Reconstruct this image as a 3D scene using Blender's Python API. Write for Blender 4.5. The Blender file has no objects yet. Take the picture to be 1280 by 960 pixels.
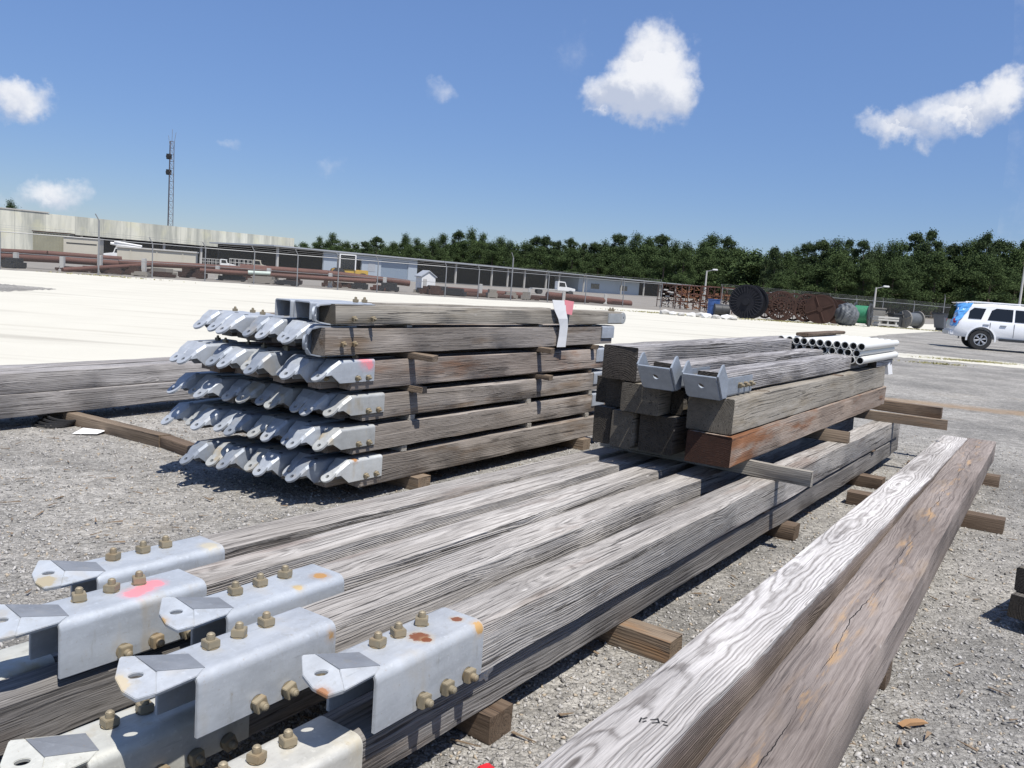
import bpy, bmesh, math, random
import numpy as np
from mathutils import Vector, Matrix
random.seed(11)
SC = bpy.context.scene
COL = SC.collection
R = math.radians

# ------------------------------------------------------------------ camera
F_PX, CAM_H = 1050.0, 1.35
PITCH = math.atan(128.6 / 1050.0)
ROLL = R(4.2)
cam = bpy.data.cameras.new("camera")
cam.sensor_width = 36.0
cam.lens = 36.0 * F_PX / 1280.0
cam.clip_start = 0.05
cam.clip_end = 5000
cam_o = bpy.data.objects.new("camera", cam)
COL.objects.link(cam_o)
CAM_M = Matrix.Rotation(math.pi / 2 - PITCH, 3, 'X') @ Matrix.Rotation(ROLL, 3, 'Z')
cam_o.matrix_world = Matrix.Translation((0, 0, CAM_H)) @ CAM_M.to_4x4()
SC.camera = cam_o


def ray(px, py):
    return CAM_M @ Vector(((px - 640) / F_PX, -(py - 480) / F_PX, -1.0))


def at(px, py, z=0.0):
    """world point seen at a photo pixel (1280 x 960), at height z"""
    d = ray(px, py)
    return Vector((0, 0, CAM_H)) + d * ((z - CAM_H) / d.z)


def aty(px, py, y):
    d = ray(px, py)
    return Vector((0, 0, CAM_H)) + d * (y / d.y)


# ------------------------------------------------------------------ light
SUN_AZ, SUN_EL = R(150), R(64.5)          # azimuth clockwise from +Y
SUN_DIR = Vector((math.sin(SUN_AZ) * math.cos(SUN_EL), math.cos(SUN_AZ) * math.cos(SUN_EL), math.sin(SUN_EL)))
sun = bpy.data.lights.new("sun", 'SUN')
sun.energy = 5.0
sun.angle = R(0.53)
sun.color = (1.0, 0.955, 0.89)
sun_o = bpy.data.objects.new("sun", sun)
COL.objects.link(sun_o)
sun_o.rotation_euler = SUN_DIR.to_track_quat('Z', 'Y').to_euler()
sun_o.location = (20, 10, 60)

SC.view_settings.view_transform = 'Standard'
SC.view_settings.look = 'None'
SC.view_settings.gamma = 1.0
SC.view_settings.use_curve_mapping = False
SC.view_settings.exposure = 0.22
SC.render.engine = 'CYCLES'
SC.cycles.use_denoising = True
SC.cycles.max_bounces = 6
SC.cycles.transparent_max_bounces = 12
SC.cycles.caustics_reflective = False
SC.cycles.caustics_refractive = False


# ------------------------------------------------------------------ node helper
class NT:
    def __init__(self, tree):
        self.t = tree
        self.t.nodes.clear()

    def n(self, typ, **kw):
        nd = self.t.nodes.new(typ)
        for k, v in kw.items():
            setattr(nd, k, v)
        return nd

    def put(self, sock, v):
        if isinstance(v, bpy.types.NodeSocket):
            self.t.links.new(v, sock)
        elif v is not None:
            if sock.type == 'RGBA' and len(v) == 3:
                v = (*v, 1.0)
            sock.default_value = v

    def m(self, op, a, b=None, c=None, clamp=False):
        nd = self.n('ShaderNodeMath', operation=op, use_clamp=clamp)
        self.put(nd.inputs[0], a)
        if b is not None:
            self.put(nd.inputs[1], b)
        if c is not None:
            self.put(nd.inputs[2], c)
        return nd.outputs[0]

    def vm(self, op, a, b=None):
        nd = self.n('ShaderNodeVectorMath', operation=op)
        self.put(nd.inputs[0], a)
        if b is not None:
            if op == 'SCALE':
                self.put(nd.inputs['Scale'], b)
            else:
                self.put(nd.inputs[1], b)
        return nd.outputs['Value'] if op in ('LENGTH', 'DOT_PRODUCT', 'DISTANCE') else nd.outputs[0]

    def noise(self, vec, scale=1.0, detail=2.0, rough=0.5, out='Fac'):
        nd = self.n('ShaderNodeTexNoise')
        self.put(nd.inputs['Vector'], vec)
        nd.inputs['Scale'].default_value = scale
        nd.inputs['Detail'].default_value = detail
        nd.inputs['Roughness'].default_value = rough
        return nd.outputs[out]

    def voro(self, vec, scale=1.0, feature='F1', out='Distance'):
        nd = self.n('ShaderNodeTexVoronoi', feature=feature)
        self.put(nd.inputs['Vector'], vec)
        nd.inputs['Scale'].default_value = scale
        return nd.outputs[out]

    def step(self, v, a, b):
        nd = self.n('ShaderNodeMapRange', interpolation_type='SMOOTHSTEP')
        self.put(nd.inputs['Value'], v)
        nd.inputs['From Min'].default_value = a
        nd.inputs['From Max'].default_value = b
        return nd.outputs['Result']

    def mix(self, f, a, b, mode='MIX'):
        nd = self.n('ShaderNodeMix', data_type='RGBA', blend_type=mode)
        self.put(nd.inputs[0], f)
        self.put(nd.inputs[6], a)
        self.put(nd.inputs[7], b)
        return nd.outputs[2]

    def xyz(self, v):
        nd = self.n('ShaderNodeSeparateXYZ')
        self.put(nd.inputs[0], v)
        return nd.outputs

    def comb(self, x, y, z):
        nd = self.n('ShaderNodeCombineXYZ')
        for i, v in enumerate((x, y, z)):
            self.put(nd.inputs[i], v)
        return nd.outputs[0]

    def obj(self):
        return self.n('ShaderNodeTexCoord').outputs['Object']

    def rnd(self):
        return self.n('ShaderNodeObjectInfo').outputs['Random']

    def bump(self, h, strength=0.5, dist=0.01):
        nd = self.n('ShaderNodeBump')
        nd.inputs['Strength'].default_value = strength
        nd.inputs['Distance'].default_value = dist
        self.put(nd.inputs['Height'], h)
        return nd.outputs[0]

    def finish(self, color, rough=0.7, metal=0.0, normal=None, spec=0.5, coat=0.0):
        b = self.n('ShaderNodeBsdfPrincipled')
        self.put(b.inputs['Base Color'], color)
        self.put(b.inputs['Roughness'], rough)
        self.put(b.inputs['Metallic'], metal)
        b.inputs['Specular IOR Level'].default_value = spec
        b.inputs['Coat Weight'].default_value = coat
        if normal is not None:
            self.put(b.inputs['Normal'], normal)
        o = self.n('ShaderNodeOutputMaterial')
        self.t.links.new(b.outputs[0], o.inputs[0])
        return b


def newmat(name):
    m = bpy.data.materials.new(name)
    m.use_nodes = True
    return m, NT(m.node_tree)


# ------------------------------------------------------------------ sky
w = bpy.data.worlds.new("World")
SC.world = w
w.use_nodes = True
nt = NT(w.node_tree)
sky = nt.n('ShaderNodeTexSky', sky_type='NISHITA')
sky.sun_disc = False
sky.sun_elevation = SUN_EL
sky.sun_rotation = SUN_AZ
sky.altitude = 20
sky.air_density = 1.0
sky.dust_density = 0.0
sky.ozone_density = 3.0
hsv = nt.n('ShaderNodeHueSaturation')
hsv.inputs['Saturation'].default_value = 1.0
nt.put(hsv.inputs['Color'], sky.outputs[0])
gen = nt.n('ShaderNodeTexCoord').outputs['Generated']
alt = nt.step(nt.xyz(gen)[2], 0.0, 0.42)
skyc = nt.mix(1.0, hsv.outputs[0], nt.mix(alt, (0.78, 0.89, 1.20), (1.40, 1.50, 1.80)), 'MULTIPLY')
warp = nt.vm('SCALE', nt.vm('SUBTRACT', nt.noise(gen, 13, 5, 0.55, 'Color'), (0.5, 0.5, 0.5)), 0.07)
warp2 = nt.vm('SCALE', nt.vm('SUBTRACT', nt.noise(gen, 70, 4, 0.6, 'Color'), (0.5, 0.5, 0.5)), 0.022)
dirv = nt.vm('ADD', nt.vm('ADD', gen, warp), warp2)
fine = nt.noise(gen, 45, 5, 0.62)
dens = None
shade = None


def cloud(px, py, rx, ry, amp):
    """one puff of cloud in a fixed direction of the sky, radii in degrees"""
    global dens, shade
    d = ray(px, py).normalized()
    up = Vector((0, 0, 1))
    r = d.cross(up).normalized()
    u = r.cross(d)
    a = nt.m('DIVIDE', nt.vm('DOT_PRODUCT', dirv, tuple(r)), math.tan(R(rx)))
    b = nt.m('DIVIDE', nt.vm('SUBTRACT', dirv, tuple(d)), 1) if False else None
    off = nt.vm('DOT_PRODUCT', nt.vm('SUBTRACT', dirv, tuple(d)), tuple(u))
    b = nt.m('DIVIDE', off, math.tan(R(ry)))
    front = nt.m('GREATER_THAN', nt.vm('DOT_PRODUCT', gen, tuple(d)), 0.5)
    q = nt.m('ADD', nt.m('MULTIPLY', a, a), nt.m('MULTIPLY', b, b))
    v = nt.m('MULTIPLY', nt.m('MULTIPLY', nt.m('SUBTRACT', 1.0, q), amp), front)
    dens = v if dens is None else nt.m('SMOOTH_MAX', dens, v, 0.25)
    s = nt.m('MULTIPLY', nt.m('MULTIPLY', b, front), nt.m('LESS_THAN', q, 1.6))
    shade = s if shade is None else nt.m('ADD', shade, s)


cloud(818, 82, 3.0, 3.1, 1.5)
cloud(795, 122, 3.2, 1.9, 1.5)
cloud(838, 110, 2.2, 2.0, 1.4)
cloud(758, 112, 1.5, 1.1, 0.8)
cloud(1205, 138, 3.0, 1.3, 1.15)
cloud(1252, 120, 1.7, 1.5, 1.2)
cloud(1135, 160, 2.8, 1.1, 1.0)
cloud(20, 124, 2.5, 1.35, 1.2)
cloud(60, 237, 2.0, 1.1, 0.95)
cloud(550, 110, 1.2, 0.8, 0.34)
cloud(720, 62, 0.9, 1.0, 0.06)
cloud(10, 246, 1.4, 0.8, 0.4)
cloud(285, 186, 1.2, 0.5, 0.3)
cloud(408, 208, 0.8, 0.6, 0.2)
mask = nt.step(nt.m('ADD', dens, nt.m('MULTIPLY', nt.m('SUBTRACT', fine, 0.5), 0.75)), -0.08, 1.15)
mask = nt.m('MULTIPLY', mask, 0.93)
lit = nt.step(nt.m('ADD', shade, nt.m('MULTIPLY', nt.m('SUBTRACT', fine, 0.5), 2.6)), -1.5, 0.9)
cl = nt.mix(lit, (7.2, 7.9, 9.6), (12.2, 12.3, 12.7))
skyf = nt.mix(mask, skyc, cl)
bg = nt.n('ShaderNodeBackground')
nt.put(bg.inputs[0], skyf)
bg.inputs[1].default_value = 0.066
wo = nt.n('ShaderNodeOutputWorld')
w.node_tree.links.new(bg.outputs[0], wo.inputs[0])


# ------------------------------------------------------------------ mesh helper
class MB:
    def __init__(self):
        self.v, self.f = [], []

    def add(self, vs, fs, M=None):
        o = len(self.v)
        self.v += [tuple(M @ Vector(p)) if M else tuple(p) for p in vs]
        self.f += [tuple(i + o for i in f) for f in fs]
        return self

    def box(self, x0, x1, y0, y1, z0, z1, M=None):
        vs = [(x, y, z) for x in (x0, x1) for y in (y0, y1) for z in (z0, z1)]
        return self.add(vs, [(0, 1, 3, 2), (4, 6, 7, 5), (0, 4, 5, 1), (2, 3, 7, 6), (0, 2, 6, 4), (1, 5, 7, 3)], M)

    def cyl(self, p0, p1, r0, r1=None, n=10, cap=True):
        r1 = r0 if r1 is None else r1
        p0, p1 = Vector(p0), Vector(p1)
        q = (p1 - p0).normalized().to_track_quat('Z', 'Y').to_matrix()
        vs = []
        for i in range(n):
            a = 2 * math.pi * i / n
            e = q @ Vector((math.cos(a), math.sin(a), 0))
            vs += [p0 + e * r0, p1 + e * r1]
        fs = [(2 * i, 2 * ((i + 1) % n), 2 * ((i + 1) % n) + 1, 2 * i + 1) for i in range(n)]
        if cap:
            fs += [tuple(2 * i for i in range(n))[::-1], tuple(2 * i + 1 for i in range(n))]
        return self.add(vs, fs)

    def tube(self, p0, p1, r, ri, n=12):
        """open pipe with wall thickness"""
        p0, p1 = Vector(p0), Vector(p1)
        q = (p1 - p0).normalized().to_track_quat('Z', 'Y').to_matrix()
        vs = []
        for i in range(n):
            a = 2 * math.pi * i / n
            e = q @ Vector((math.cos(a), math.sin(a), 0))
            vs += [p0 + e * r, p1 + e * r, p0 + e * ri, p1 + e * ri]
        fs = []
        for i in range(n):
            j = (i + 1) % n
            a, b = 4 * i, 4 * j
            fs += [(a, b, b + 1, a + 1), (a + 2, a + 3, b + 3, b + 2), (a, a + 2, b + 2, b), (a + 1, b + 1, b + 3, a + 3)]
        return self.add(vs, fs)

    def ring(self, c, axis, r, t, n=24, w=None):
        """torus-like hoop of square section t (radial) x w (axial)"""
        c, axis = Vector(c), Vector(axis).normalized()
        w = t if w is None else w
        q = axis.to_track_quat('Z', 'Y').to_matrix()
        vs = []
        for i in range(n):
            a = 2 * math.pi * i / n
            e = q @ Vector((math.cos(a), math.sin(a), 0))
            for rr, ww in ((r - t / 2, -w / 2), (r + t / 2, -w / 2), (r + t / 2, w / 2), (r - t / 2, w / 2)):
                vs.append(c + e * rr + axis * ww)
        fs = []
        for i in range(n):
            j = (i + 1) % n
            for k in range(4):
                fs.append((4 * i + k, 4 * j + k, 4 * j + (k + 1) % 4, 4 * i + (k + 1) % 4))
        return self.add(vs, fs)

    def prism(self, pts, y0, y1, M=None):
        """outline in x,z extruded along y"""
        n = len(pts)
        vs = [(x, y0, z) for x, z in pts] + [(x, y1, z) for x, z in pts]
        fs = [tuple(range(n)), tuple(range(2 * n - 1, n - 1, -1))]
        fs += [(i, i + n, (i + 1) % n + n, (i + 1) % n) for i in range(n)]
        return self.add(vs, fs, M)

    def plate(self, pts, t):
        """a flat polygon in space given thickness t against its normal"""
        P = [Vector(p) for p in pts]
        nrm = Vector((0, 0, 0))
        for i in range(len(P)):
            nrm += P[i].cross(P[(i + 1) % len(P)])
        nrm.normalize()
        n = len(P)
        vs = P + [p - nrm * t for p in P]
        fs = [tuple(range(n)), tuple(range(2 * n - 1, n - 1, -1))]
        fs += [(i, i + n, (i + 1) % n + n, (i + 1) % n) for i in range(n)]
        return self.add(vs, fs)

    def holed(self, pts, c, r, t, n=20, squash=1.0):
        """flat convex polygon with a round hole, thickness t"""
        P = [Vector(p) for p in pts]
        c = Vector(c)
        nrm = Vector((0, 0, 0))
        for i in range(len(P)):
            nrm += (P[i] - c).cross(P[(i + 1) % len(P)] - c)
        nrm.normalize()
        e1 = (P[0] - c)
        e1 = (e1 - nrm * e1.dot(nrm)).normalized()
        e2 = nrm.cross(e1)
        Q = [((p - c).dot(e1), (p - c).dot(e2)) for p in P]
        angs = sorted(set([round(math.atan2(y, x) % (2 * math.pi), 5) for x, y in Q] + [round(2 * math.pi * i / n, 5) for i in range(n)]))
        out, inn = [], []
        for a in angs:
            dx, dy = math.cos(a), math.sin(a)
            best = 1e9
            for i in range(len(Q)):
                (x1, y1), (x2, y2) = Q[i], Q[(i + 1) % len(Q)]
                den = dx * (y2 - y1) - dy * (x2 - x1)
                if abs(den) < 1e-12:
                    continue
                s = (x1 * (y2 - y1) - y1 * (x2 - x1)) / den
                k = (x1 * dy - y1 * dx) / den
                if s > 0 and -1e-4 <= k <= 1 + 1e-4:
                    best = min(best, s)
            out.append(c + e1 * dx * best + e2 * dy * best)
            inn.append(c + e1 * dx * r + e2 * dy * r * squash)
        k = len(angs)
        vs = out + inn + [p - nrm * t for p in out] + [p - nrm * t for p in inn]
        fs = []
        for i in range(k):
            j = (i + 1) % k
            fs += [(i, j, k + j, k + i), (2 * k + j, 2 * k + i, 3 * k + i, 3 * k + j),
                   (i, 2 * k + i, 2 * k + j, j), (k + j, 3 * k + j, 3 * k + i, k + i)]
        return self.add(vs, fs)

    def mesh(self, name, mat, smooth=False, bevel=0.0):
        me = bpy.data.meshes.new(name)
        me.from_pydata(self.v, [], self.f)
        bm = bmesh.new()
        bm.from_mesh(me)
        bmesh.ops.recalc_face_normals(bm, faces=bm.faces)
        if bevel:
            bmesh.ops.bevel(bm, geom=[e for e in bm.edges if len(e.link_faces) == 2 and e.calc_face_angle(0) > 0.6],
                            offset=bevel, segments=2, affect='EDGES', clamp_overlap=True)
        bm.to_mesh(me)
        bm.free()
        me.materials.append(mat)
        if smooth:
            for p in me.polygons:
                p.use_smooth = True
            me.set_sharp_from_angle(angle=R(38))
        return me

    def build(self, name, mat, parent=None, smooth=False, bevel=0.0, loc=None):
        return link(name, self.mesh(name, mat, smooth, bevel), parent, loc)


def link(name, me, parent=None, loc=None):
    o = bpy.data.objects.new(name, me)
    COL.objects.link(o)
    if parent is not None:
        o.parent = parent
    if loc is not None:
        o.location = loc
    return o


def tag(o, label=None, cat=None, group=None, kind=None):
    for k, v in (('label', label), ('category', cat), ('group', group), ('kind', kind)):
        if v:
            o[k] = v
    return o


def thing(name, label, cat, loc=(0, 0, 0), rz=0.0, group=None):
    o = link(name, None, None, loc)
    o.rotation_euler = (0, 0, rz)
    o.empty_display_size = 0.1
    return tag(o, label, cat, group)


def copy_tree(o, parent=None):
    c = o.copy()
    COL.objects.link(c)
    c.parent = parent
    for ch in list(o.children):
        copy_tree(ch, c)
    return c


# ------------------------------------------------------------------ materials
def wood(name, lite, dark, brown=(0.16, 0.09, 0.05), brown_amt=0.0, ringf=70.0, cw=0.6, bump=0.55,
         top=None, split=None, spots=0.0, crackw=1.0, rough=0.82, endc=None, irr=0.8):
    m, t = newmat(name)
    o = t.obj()
    rn = t.rnd()
    r1 = t.m('FRACT', t.m('MULTIPLY', rn, 7.31))
    r2 = t.m('FRACT', t.m('MULTIPLY', rn, 13.77))
    p = t.vm('ADD', o, t.comb(t.m('MULTIPLY', rn, 41.0), t.m('MULTIPLY', t.m('SUBTRACT', r1, 0.5), 0.16),
                              t.m('MULTIPLY_ADD', r2, 0.16, -0.05)))
    big = t.vm('SUBTRACT', t.noise(t.vm('MULTIPLY', p, (0.55, 3, 3)), 1, 2, 0.5, 'Color'), (0.5, 0.5, 0.5))
    p2 = t.vm('ADD', p, t.vm('MULTIPLY', big, (0, 0.07, 0.07)))
    mid = t.vm('SUBTRACT', t.noise(t.vm('MULTIPLY', p, (4, 14, 14)), 1, 3, 0.6, 'Color'), (0.5, 0.5, 0.5))
    p2 = t.vm('ADD', p2, t.vm('MULTIPLY', mid, (0, 0.010, 0.010)))
    # knots push the rings outwards
    kv = t.n('ShaderNodeTexVoronoi')
    t.put(kv.inputs['Vector'], t.vm('MULTIPLY', p, (1.3, 6.5, 6.5)))
    kv.inputs['Scale'].default_value = 1.0
    ksel = t.m('GREATER_THAN', t.xyz(kv.outputs['Color'])[0], 0.55)
    knot = t.m('MULTIPLY', t.step(kv.outputs['Distance'], 0.33, 0.0), ksel)
    core = t.m('MULTIPLY', t.step(kv.outputs['Distance'], 0.085, 0.045), ksel)
    x, y, z = t.xyz(p2)
    rad = t.m('SQRT', t.m('ADD', t.m('MULTIPLY', y, y), t.m('MULTIPLY', z, z)))
    rad = t.m('ADD', rad, t.m('MULTIPLY', knot, 0.020))
    rad = t.m('ADD', rad, t.m('MULTIPLY', t.m('SUBTRACT', t.noise(t.comb(t.m('MULTIPLY', rad, 38.0), t.m('MULTIPLY', rn, 30.0), 0.0), 1, 2), 0.5), 0.020))
    s = t.m('SINE', t.m('MULTIPLY', rad, ringf * 6.283))
    ring = t.m('SUBTRACT', 1.0, t.m('POWER', t.m('MULTIPLY_ADD', s, -0.5, 0.5), 2.2))
    ringamp = t.step(t.noise(t.vm('MULTIPLY', p2, (1.3, 34, 34)), 1, 3, 0.6), 0.36, 0.62)
    ring = t.m('MULTIPLY_ADD', t.m('SUBTRACT', ring, 0.6), t.m('MULTIPLY_ADD', ringamp, irr, 1.0 - irr), 0.6)
    streak = t.noise(t.vm('MULTIPLY', p2, (6.0, 230, 230)), 1, 3, 0.7)
    broad = t.noise(t.vm('MULTIPLY', p2, (0.7, 30, 30)), 1, 4, 0.6)
    crackn = t.noise(t.vm('MULTIPLY', p2, (1.0, 95, 95)), 1, 3, 0.6)
    crack = t.step(crackn, 0.40, 0.33)
    crack = t.m('MULTIPLY', crack, crackw)
    val = t.m('ADD', t.m('MULTIPLY', ring, cw), t.m('MULTIPLY', t.m('SUBTRACT', streak, 0.5), 1.5))
    val = t.m('ADD', val, t.m('MULTIPLY', t.m('SUBTRACT', broad, 0.5), 1.3))
    val = t.m('ADD', val, (1 - cw) * 0.55, clamp=True)
    col = t.mix(val, dark, lite)
    patch = t.noise(t.vm('MULTIPLY', p, (1.3, 7, 7)), 1, 4, 0.6)
    if brown_amt > 0:
        bm_ = t.m('MULTIPLY', t.step(patch, 0.62 - 0.25 * brown_amt, 0.80 - 0.25 * brown_amt), min(1.0, 0.4 + brown_amt))
        col = t.mix(bm_, col, t.mix(val, tuple(c * 0.45 for c in brown), brown))
    nx = t.m('ABSOLUTE', t.xyz(t.n('ShaderNodeTexCoord').outputs['Normal'])[0])
    if endc:
        col = t.mix(t.step(nx, 0.75, 0.95), col, t.mix(val, tuple(c * 0.45 for c in endc), endc))
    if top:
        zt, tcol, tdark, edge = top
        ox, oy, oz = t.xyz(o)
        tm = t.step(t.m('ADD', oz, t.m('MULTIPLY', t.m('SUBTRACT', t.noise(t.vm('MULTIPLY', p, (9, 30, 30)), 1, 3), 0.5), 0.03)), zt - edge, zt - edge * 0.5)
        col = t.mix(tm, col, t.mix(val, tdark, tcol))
    if split:
        y0, orange = split
        ox, oy, oz = t.xyz(o)
        wob = t.m('SUBTRACT', t.noise(t.comb(t.m('MULTIPLY', ox, 1.1), 3.3, 0), 1, 6, 0.7), 0.5)
        d = t.m('ABSOLUTE', t.m('SUBTRACT', t.m('SUBTRACT', oy, y0), t.m('MULTIPLY', wob, 0.10)))
        pn = t.noise(t.vm('MULTIPLY', p, (3.2, 22, 22)), 1, 4, 0.65)
        om = t.m('MULTIPLY', t.step(d, 0.07, 0.0), t.step(pn, 0.50, 0.66))
        om = t.m('MULTIPLY', om, t.step(oz, 0.12, 0.15))
        col = t.mix(om, col, orange)
        sw = t.m('MULTIPLY', t.noise(t.comb(t.m('MULTIPLY', ox, 1.7), 7.0, 0), 1, 3, 0.7), 0.009)
        sp = t.m('LESS_THAN', d, t.m('SUBTRACT', sw, 0.0035))
        sp = t.m('MULTIPLY', sp, t.step(oz, 0.12, 0.15))
        col = t.mix(sp, col, (0.012, 0.010, 0.009))
        crack = t.m('MAXIMUM', crack, sp)
    col = t.mix(t.m('MULTIPLY', crack, 0.8), col, (0.028, 0.025, 0.024))
    col = t.mix(t.m('MULTIPLY', core, 0.55), col, tuple(c * 0.5 for c in dark))
    if spots > 0:
        sv = t.voro(t.vm('MULTIPLY', p, (3.5, 10, 10)), 1.0)
        col = t.mix(t.m('MULTIPLY', t.step(t.m('ADD', sv, t.m('MULTIPLY', streak, 0.09)), 0.13, 0.06), spots), col, (0.62, 0.60, 0.57))
    # soft dirt over the whole length
    dirt = t.noise(t.vm('MULTIPLY', p, (0.7, 2.5, 2.5)), 1, 3, 0.6)
    col = t.mix(1.0, col, t.mix(t.step(dirt, 0.3, 0.7), (0.74, 0.72, 0.70), (1.08, 1.07, 1.06)), 'MULTIPLY')
    h = t.m('SUBTRACT', t.m('ADD', t.m('MULTIPLY', ring, 0.45), t.m('MULTIPLY', streak, 0.7)), t.m('MULTIPLY', crack, 1.2))
    t.finish(col, rough, 0, t.bump(h, bump, 0.006), 0.25)
    return m


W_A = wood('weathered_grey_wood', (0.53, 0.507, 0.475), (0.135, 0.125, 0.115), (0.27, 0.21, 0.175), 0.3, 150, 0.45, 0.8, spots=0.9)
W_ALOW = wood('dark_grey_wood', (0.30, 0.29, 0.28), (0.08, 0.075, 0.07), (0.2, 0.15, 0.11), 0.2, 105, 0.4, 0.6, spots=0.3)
W_B = wood('old_brown_grey_wood', (0.40, 0.365, 0.33), (0.13, 0.112, 0.095), (0.26, 0.19, 0.13), 0.45, 110, 0.35, 0.5, spots=0.35)
W_BRED = wood('red_stained_wood', (0.42, 0.37, 0.33), (0.15, 0.12, 0.10), (0.32, 0.18, 0.11), 0.42, 110, 0.35, 0.5, spots=0.3)
W_C = wood('tan_grey_timber', (0.36, 0.335, 0.29), (0.15, 0.135, 0.11), (0.26, 0.22, 0.16), 0.4, 110, 0.3, 0.45, spots=0.25, endc=(0.15, 0.135, 0.11))
W_CRED = wood('creosote_red_timber', (0.40, 0.34, 0.29), (0.17, 0.12, 0.085), (0.30, 0.125, 0.05), 0.5, 110, 0.3, 0.45, endc=(0.05, 0.024, 0.016))
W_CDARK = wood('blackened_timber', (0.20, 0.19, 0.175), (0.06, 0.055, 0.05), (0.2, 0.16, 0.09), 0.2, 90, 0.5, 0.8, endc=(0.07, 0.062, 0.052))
W_RIB = wood('ribbed_grey_timber', (0.42, 0.41, 0.41), (0.10, 0.095, 0.095), (0.2, 0.16, 0.09), 0.1, 85, 0.75, 1.0, spots=0.3, endc=(0.08, 0.07, 0.06))
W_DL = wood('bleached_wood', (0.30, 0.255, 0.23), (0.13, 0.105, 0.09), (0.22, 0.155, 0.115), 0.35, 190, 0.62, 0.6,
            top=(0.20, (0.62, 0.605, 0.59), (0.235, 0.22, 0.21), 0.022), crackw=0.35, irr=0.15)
W_DR = wood('brown_grey_wood', (0.315, 0.275, 0.25), (0.135, 0.112, 0.10), (0.33, 0.25, 0.17), 0.15, 160, 0.42, 0.45,
            split=(0.0, (0.40, 0.27, 0.155)), crackw=0.5, spots=0.25)
W_E = wood('silver_grey_wood', (0.46, 0.445, 0.435), (0.14, 0.132, 0.128), (0.3, 0.25, 0.2), 0.2, 90, 0.4, 0.6, spots=0.8)
W_TAN = wood('tan_dunnage_wood', (0.27, 0.215, 0.16), (0.12, 0.09, 0.065), (0.35, 0.18, 0.07), 0.3, 90, 0.4, 0.4)
W_PALE = wood('pale_board_wood', (0.47, 0.45, 0.40), (0.22, 0.20, 0.17), (0.3, 0.25, 0.2), 0.3, 90, 0.35, 0.4)
W_DUN = wood('brown_dunnage_wood', (0.20, 0.15, 0.11), (0.085, 0.062, 0.045), (0.12, 0.07, 0.04), 0.3, 90, 0.4, 0.4)


def galv(name, tint=(0.43, 0.46, 0.495), rust=0.0, blobs=(), stain=(0.40, 0.31, 0.17), stain_amt=0.3, metal=0.3, rough=0.58):
    m, t = newmat(name)
    o = t.obj()
    rn = t.rnd()
    p = t.vm('ADD', o, t.comb(t.m('MULTIPLY', rn, 9), t.m('MULTIPLY', rn, 5), 0))
    n1 = t.noise(p, 7, 4, 0.6)
    n2 = t.noise(p, 60, 3, 0.6)
    n3 = t.noise(t.vm('MULTIPLY', p, (3, 9, 9)), 2.2, 5, 0.7)
    col = t.mix(t.step(t.m('MULTIPLY_ADD', n1, 0.5, t.m('MULTIPLY', n3, 0.5)), 0.30, 0.70), tuple(c * 0.84 for c in tint), tuple(min(1, c * 1.16) for c in tint))
    scr = t.noise(t.vm('MULTIPLY', p, (8, 90, 60)), 1, 3, 0.7)
    col = t.mix(t.m('MULTIPLY', t.step(scr, 0.64, 0.74), 0.35), col, tuple(c * 0.55 for c in tint))
    col = t.mix(t.step(n2, 0.55, 0.8), col, tuple(min(1, c * 1.18) for c in tint))
    run = t.noise(t.vm('MULTIPLY', p, (14, 14, 2)), 1, 3)
    col = t.mix(t.m('MULTIPLY', t.step(t.m('ADD', t.m('MULTIPLY', run, 0.5), t.m('MULTIPLY', n1, 0.5)), 0.53, 0.68), stain_amt), col, stain)
    grime = t.noise(t.vm('MULTIPLY', p, (11, 11, 3)), 1.6, 6, 0.75)
    col = t.mix(t.m('MULTIPLY', t.step(grime, 0.56, 0.70), 0.38), col, (0.26, 0.245, 0.20))
    pit = t.noise(p, 130, 2, 0.6)
    col = t.mix(t.m('MULTIPLY', t.step(pit, 0.66, 0.74), 0.35), col, (0.30, 0.22, 0.13))
    ru = None
    if rust > 0:
        rr = t.noise(p, 5.5, 5, 0.65)
        ru = t.step(rr, 0.72 - rust * 0.2, 0.78 - rust * 0.2)
    for bx, by, bz, br, bc in blobs:
        d = t.vm('DISTANCE', o, (bx, by, bz))
        d = t.m('ADD', d, t.m('MULTIPLY', t.m('SUBTRACT', t.noise(o, 65, 4, 0.7), 0.5), br * 1.1))
        halo = t.m('MULTIPLY', t.step(d, br * 1.8, br * 0.5), 0.45)
        col = t.mix(halo, col, (0.55, 0.40, 0.20) if bc == 'rust' else bc)
        mk = t.step(d, br, br * 0.75)
        col = t.mix(t.m('MULTIPLY', mk, 0.92), col, (0.22, 0.065, 0.022) if bc == 'rust' else bc)
    mt = metal
    if ru is not None:
        col = t.mix(t.m('MULTIPLY', ru, 0.85), col, (0.30, 0.15, 0.06))
    h = t.m('ADD', t.m('MULTIPLY', n2, 0.5), n1)
    t.finish(col, rough, mt, t.bump(h, 0.12, 0.01), 0.5)
    return m


PINK = (0.85, 0.30, 0.33)
G_B = [galv('galvanised_steel', (0.40, 0.43, 0.465), rust=0.0, stain_amt=0.2), galv('galvanised_steel_stained', (0.42, 0.43, 0.42), rust=0.25, stain_amt=0.7), galv('galvanised_steel_tarnished', (0.27, 0.30, 0.34), rust=0.05, stain_amt=0.3)]
G_C = galv('grey_galvanised_steel', (0.27, 0.305, 0.35), 0.0, stain_amt=0.05)
M_RAMP_SHADE = galv('zinc_with_painted_shade', (0.235, 0.25, 0.27), 0.0, stain_amt=0.05, metal=0.3, rough=0.6)  # darker tint puts the tongue ramp's shade into its colour
M_BOLT = galv('weathered_bolt_steel', (0.30, 0.255, 0.175), 0.2, stain=(0.28, 0.18, 0.09), stain_amt=0.5, metal=0.3, rough=0.6)


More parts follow.
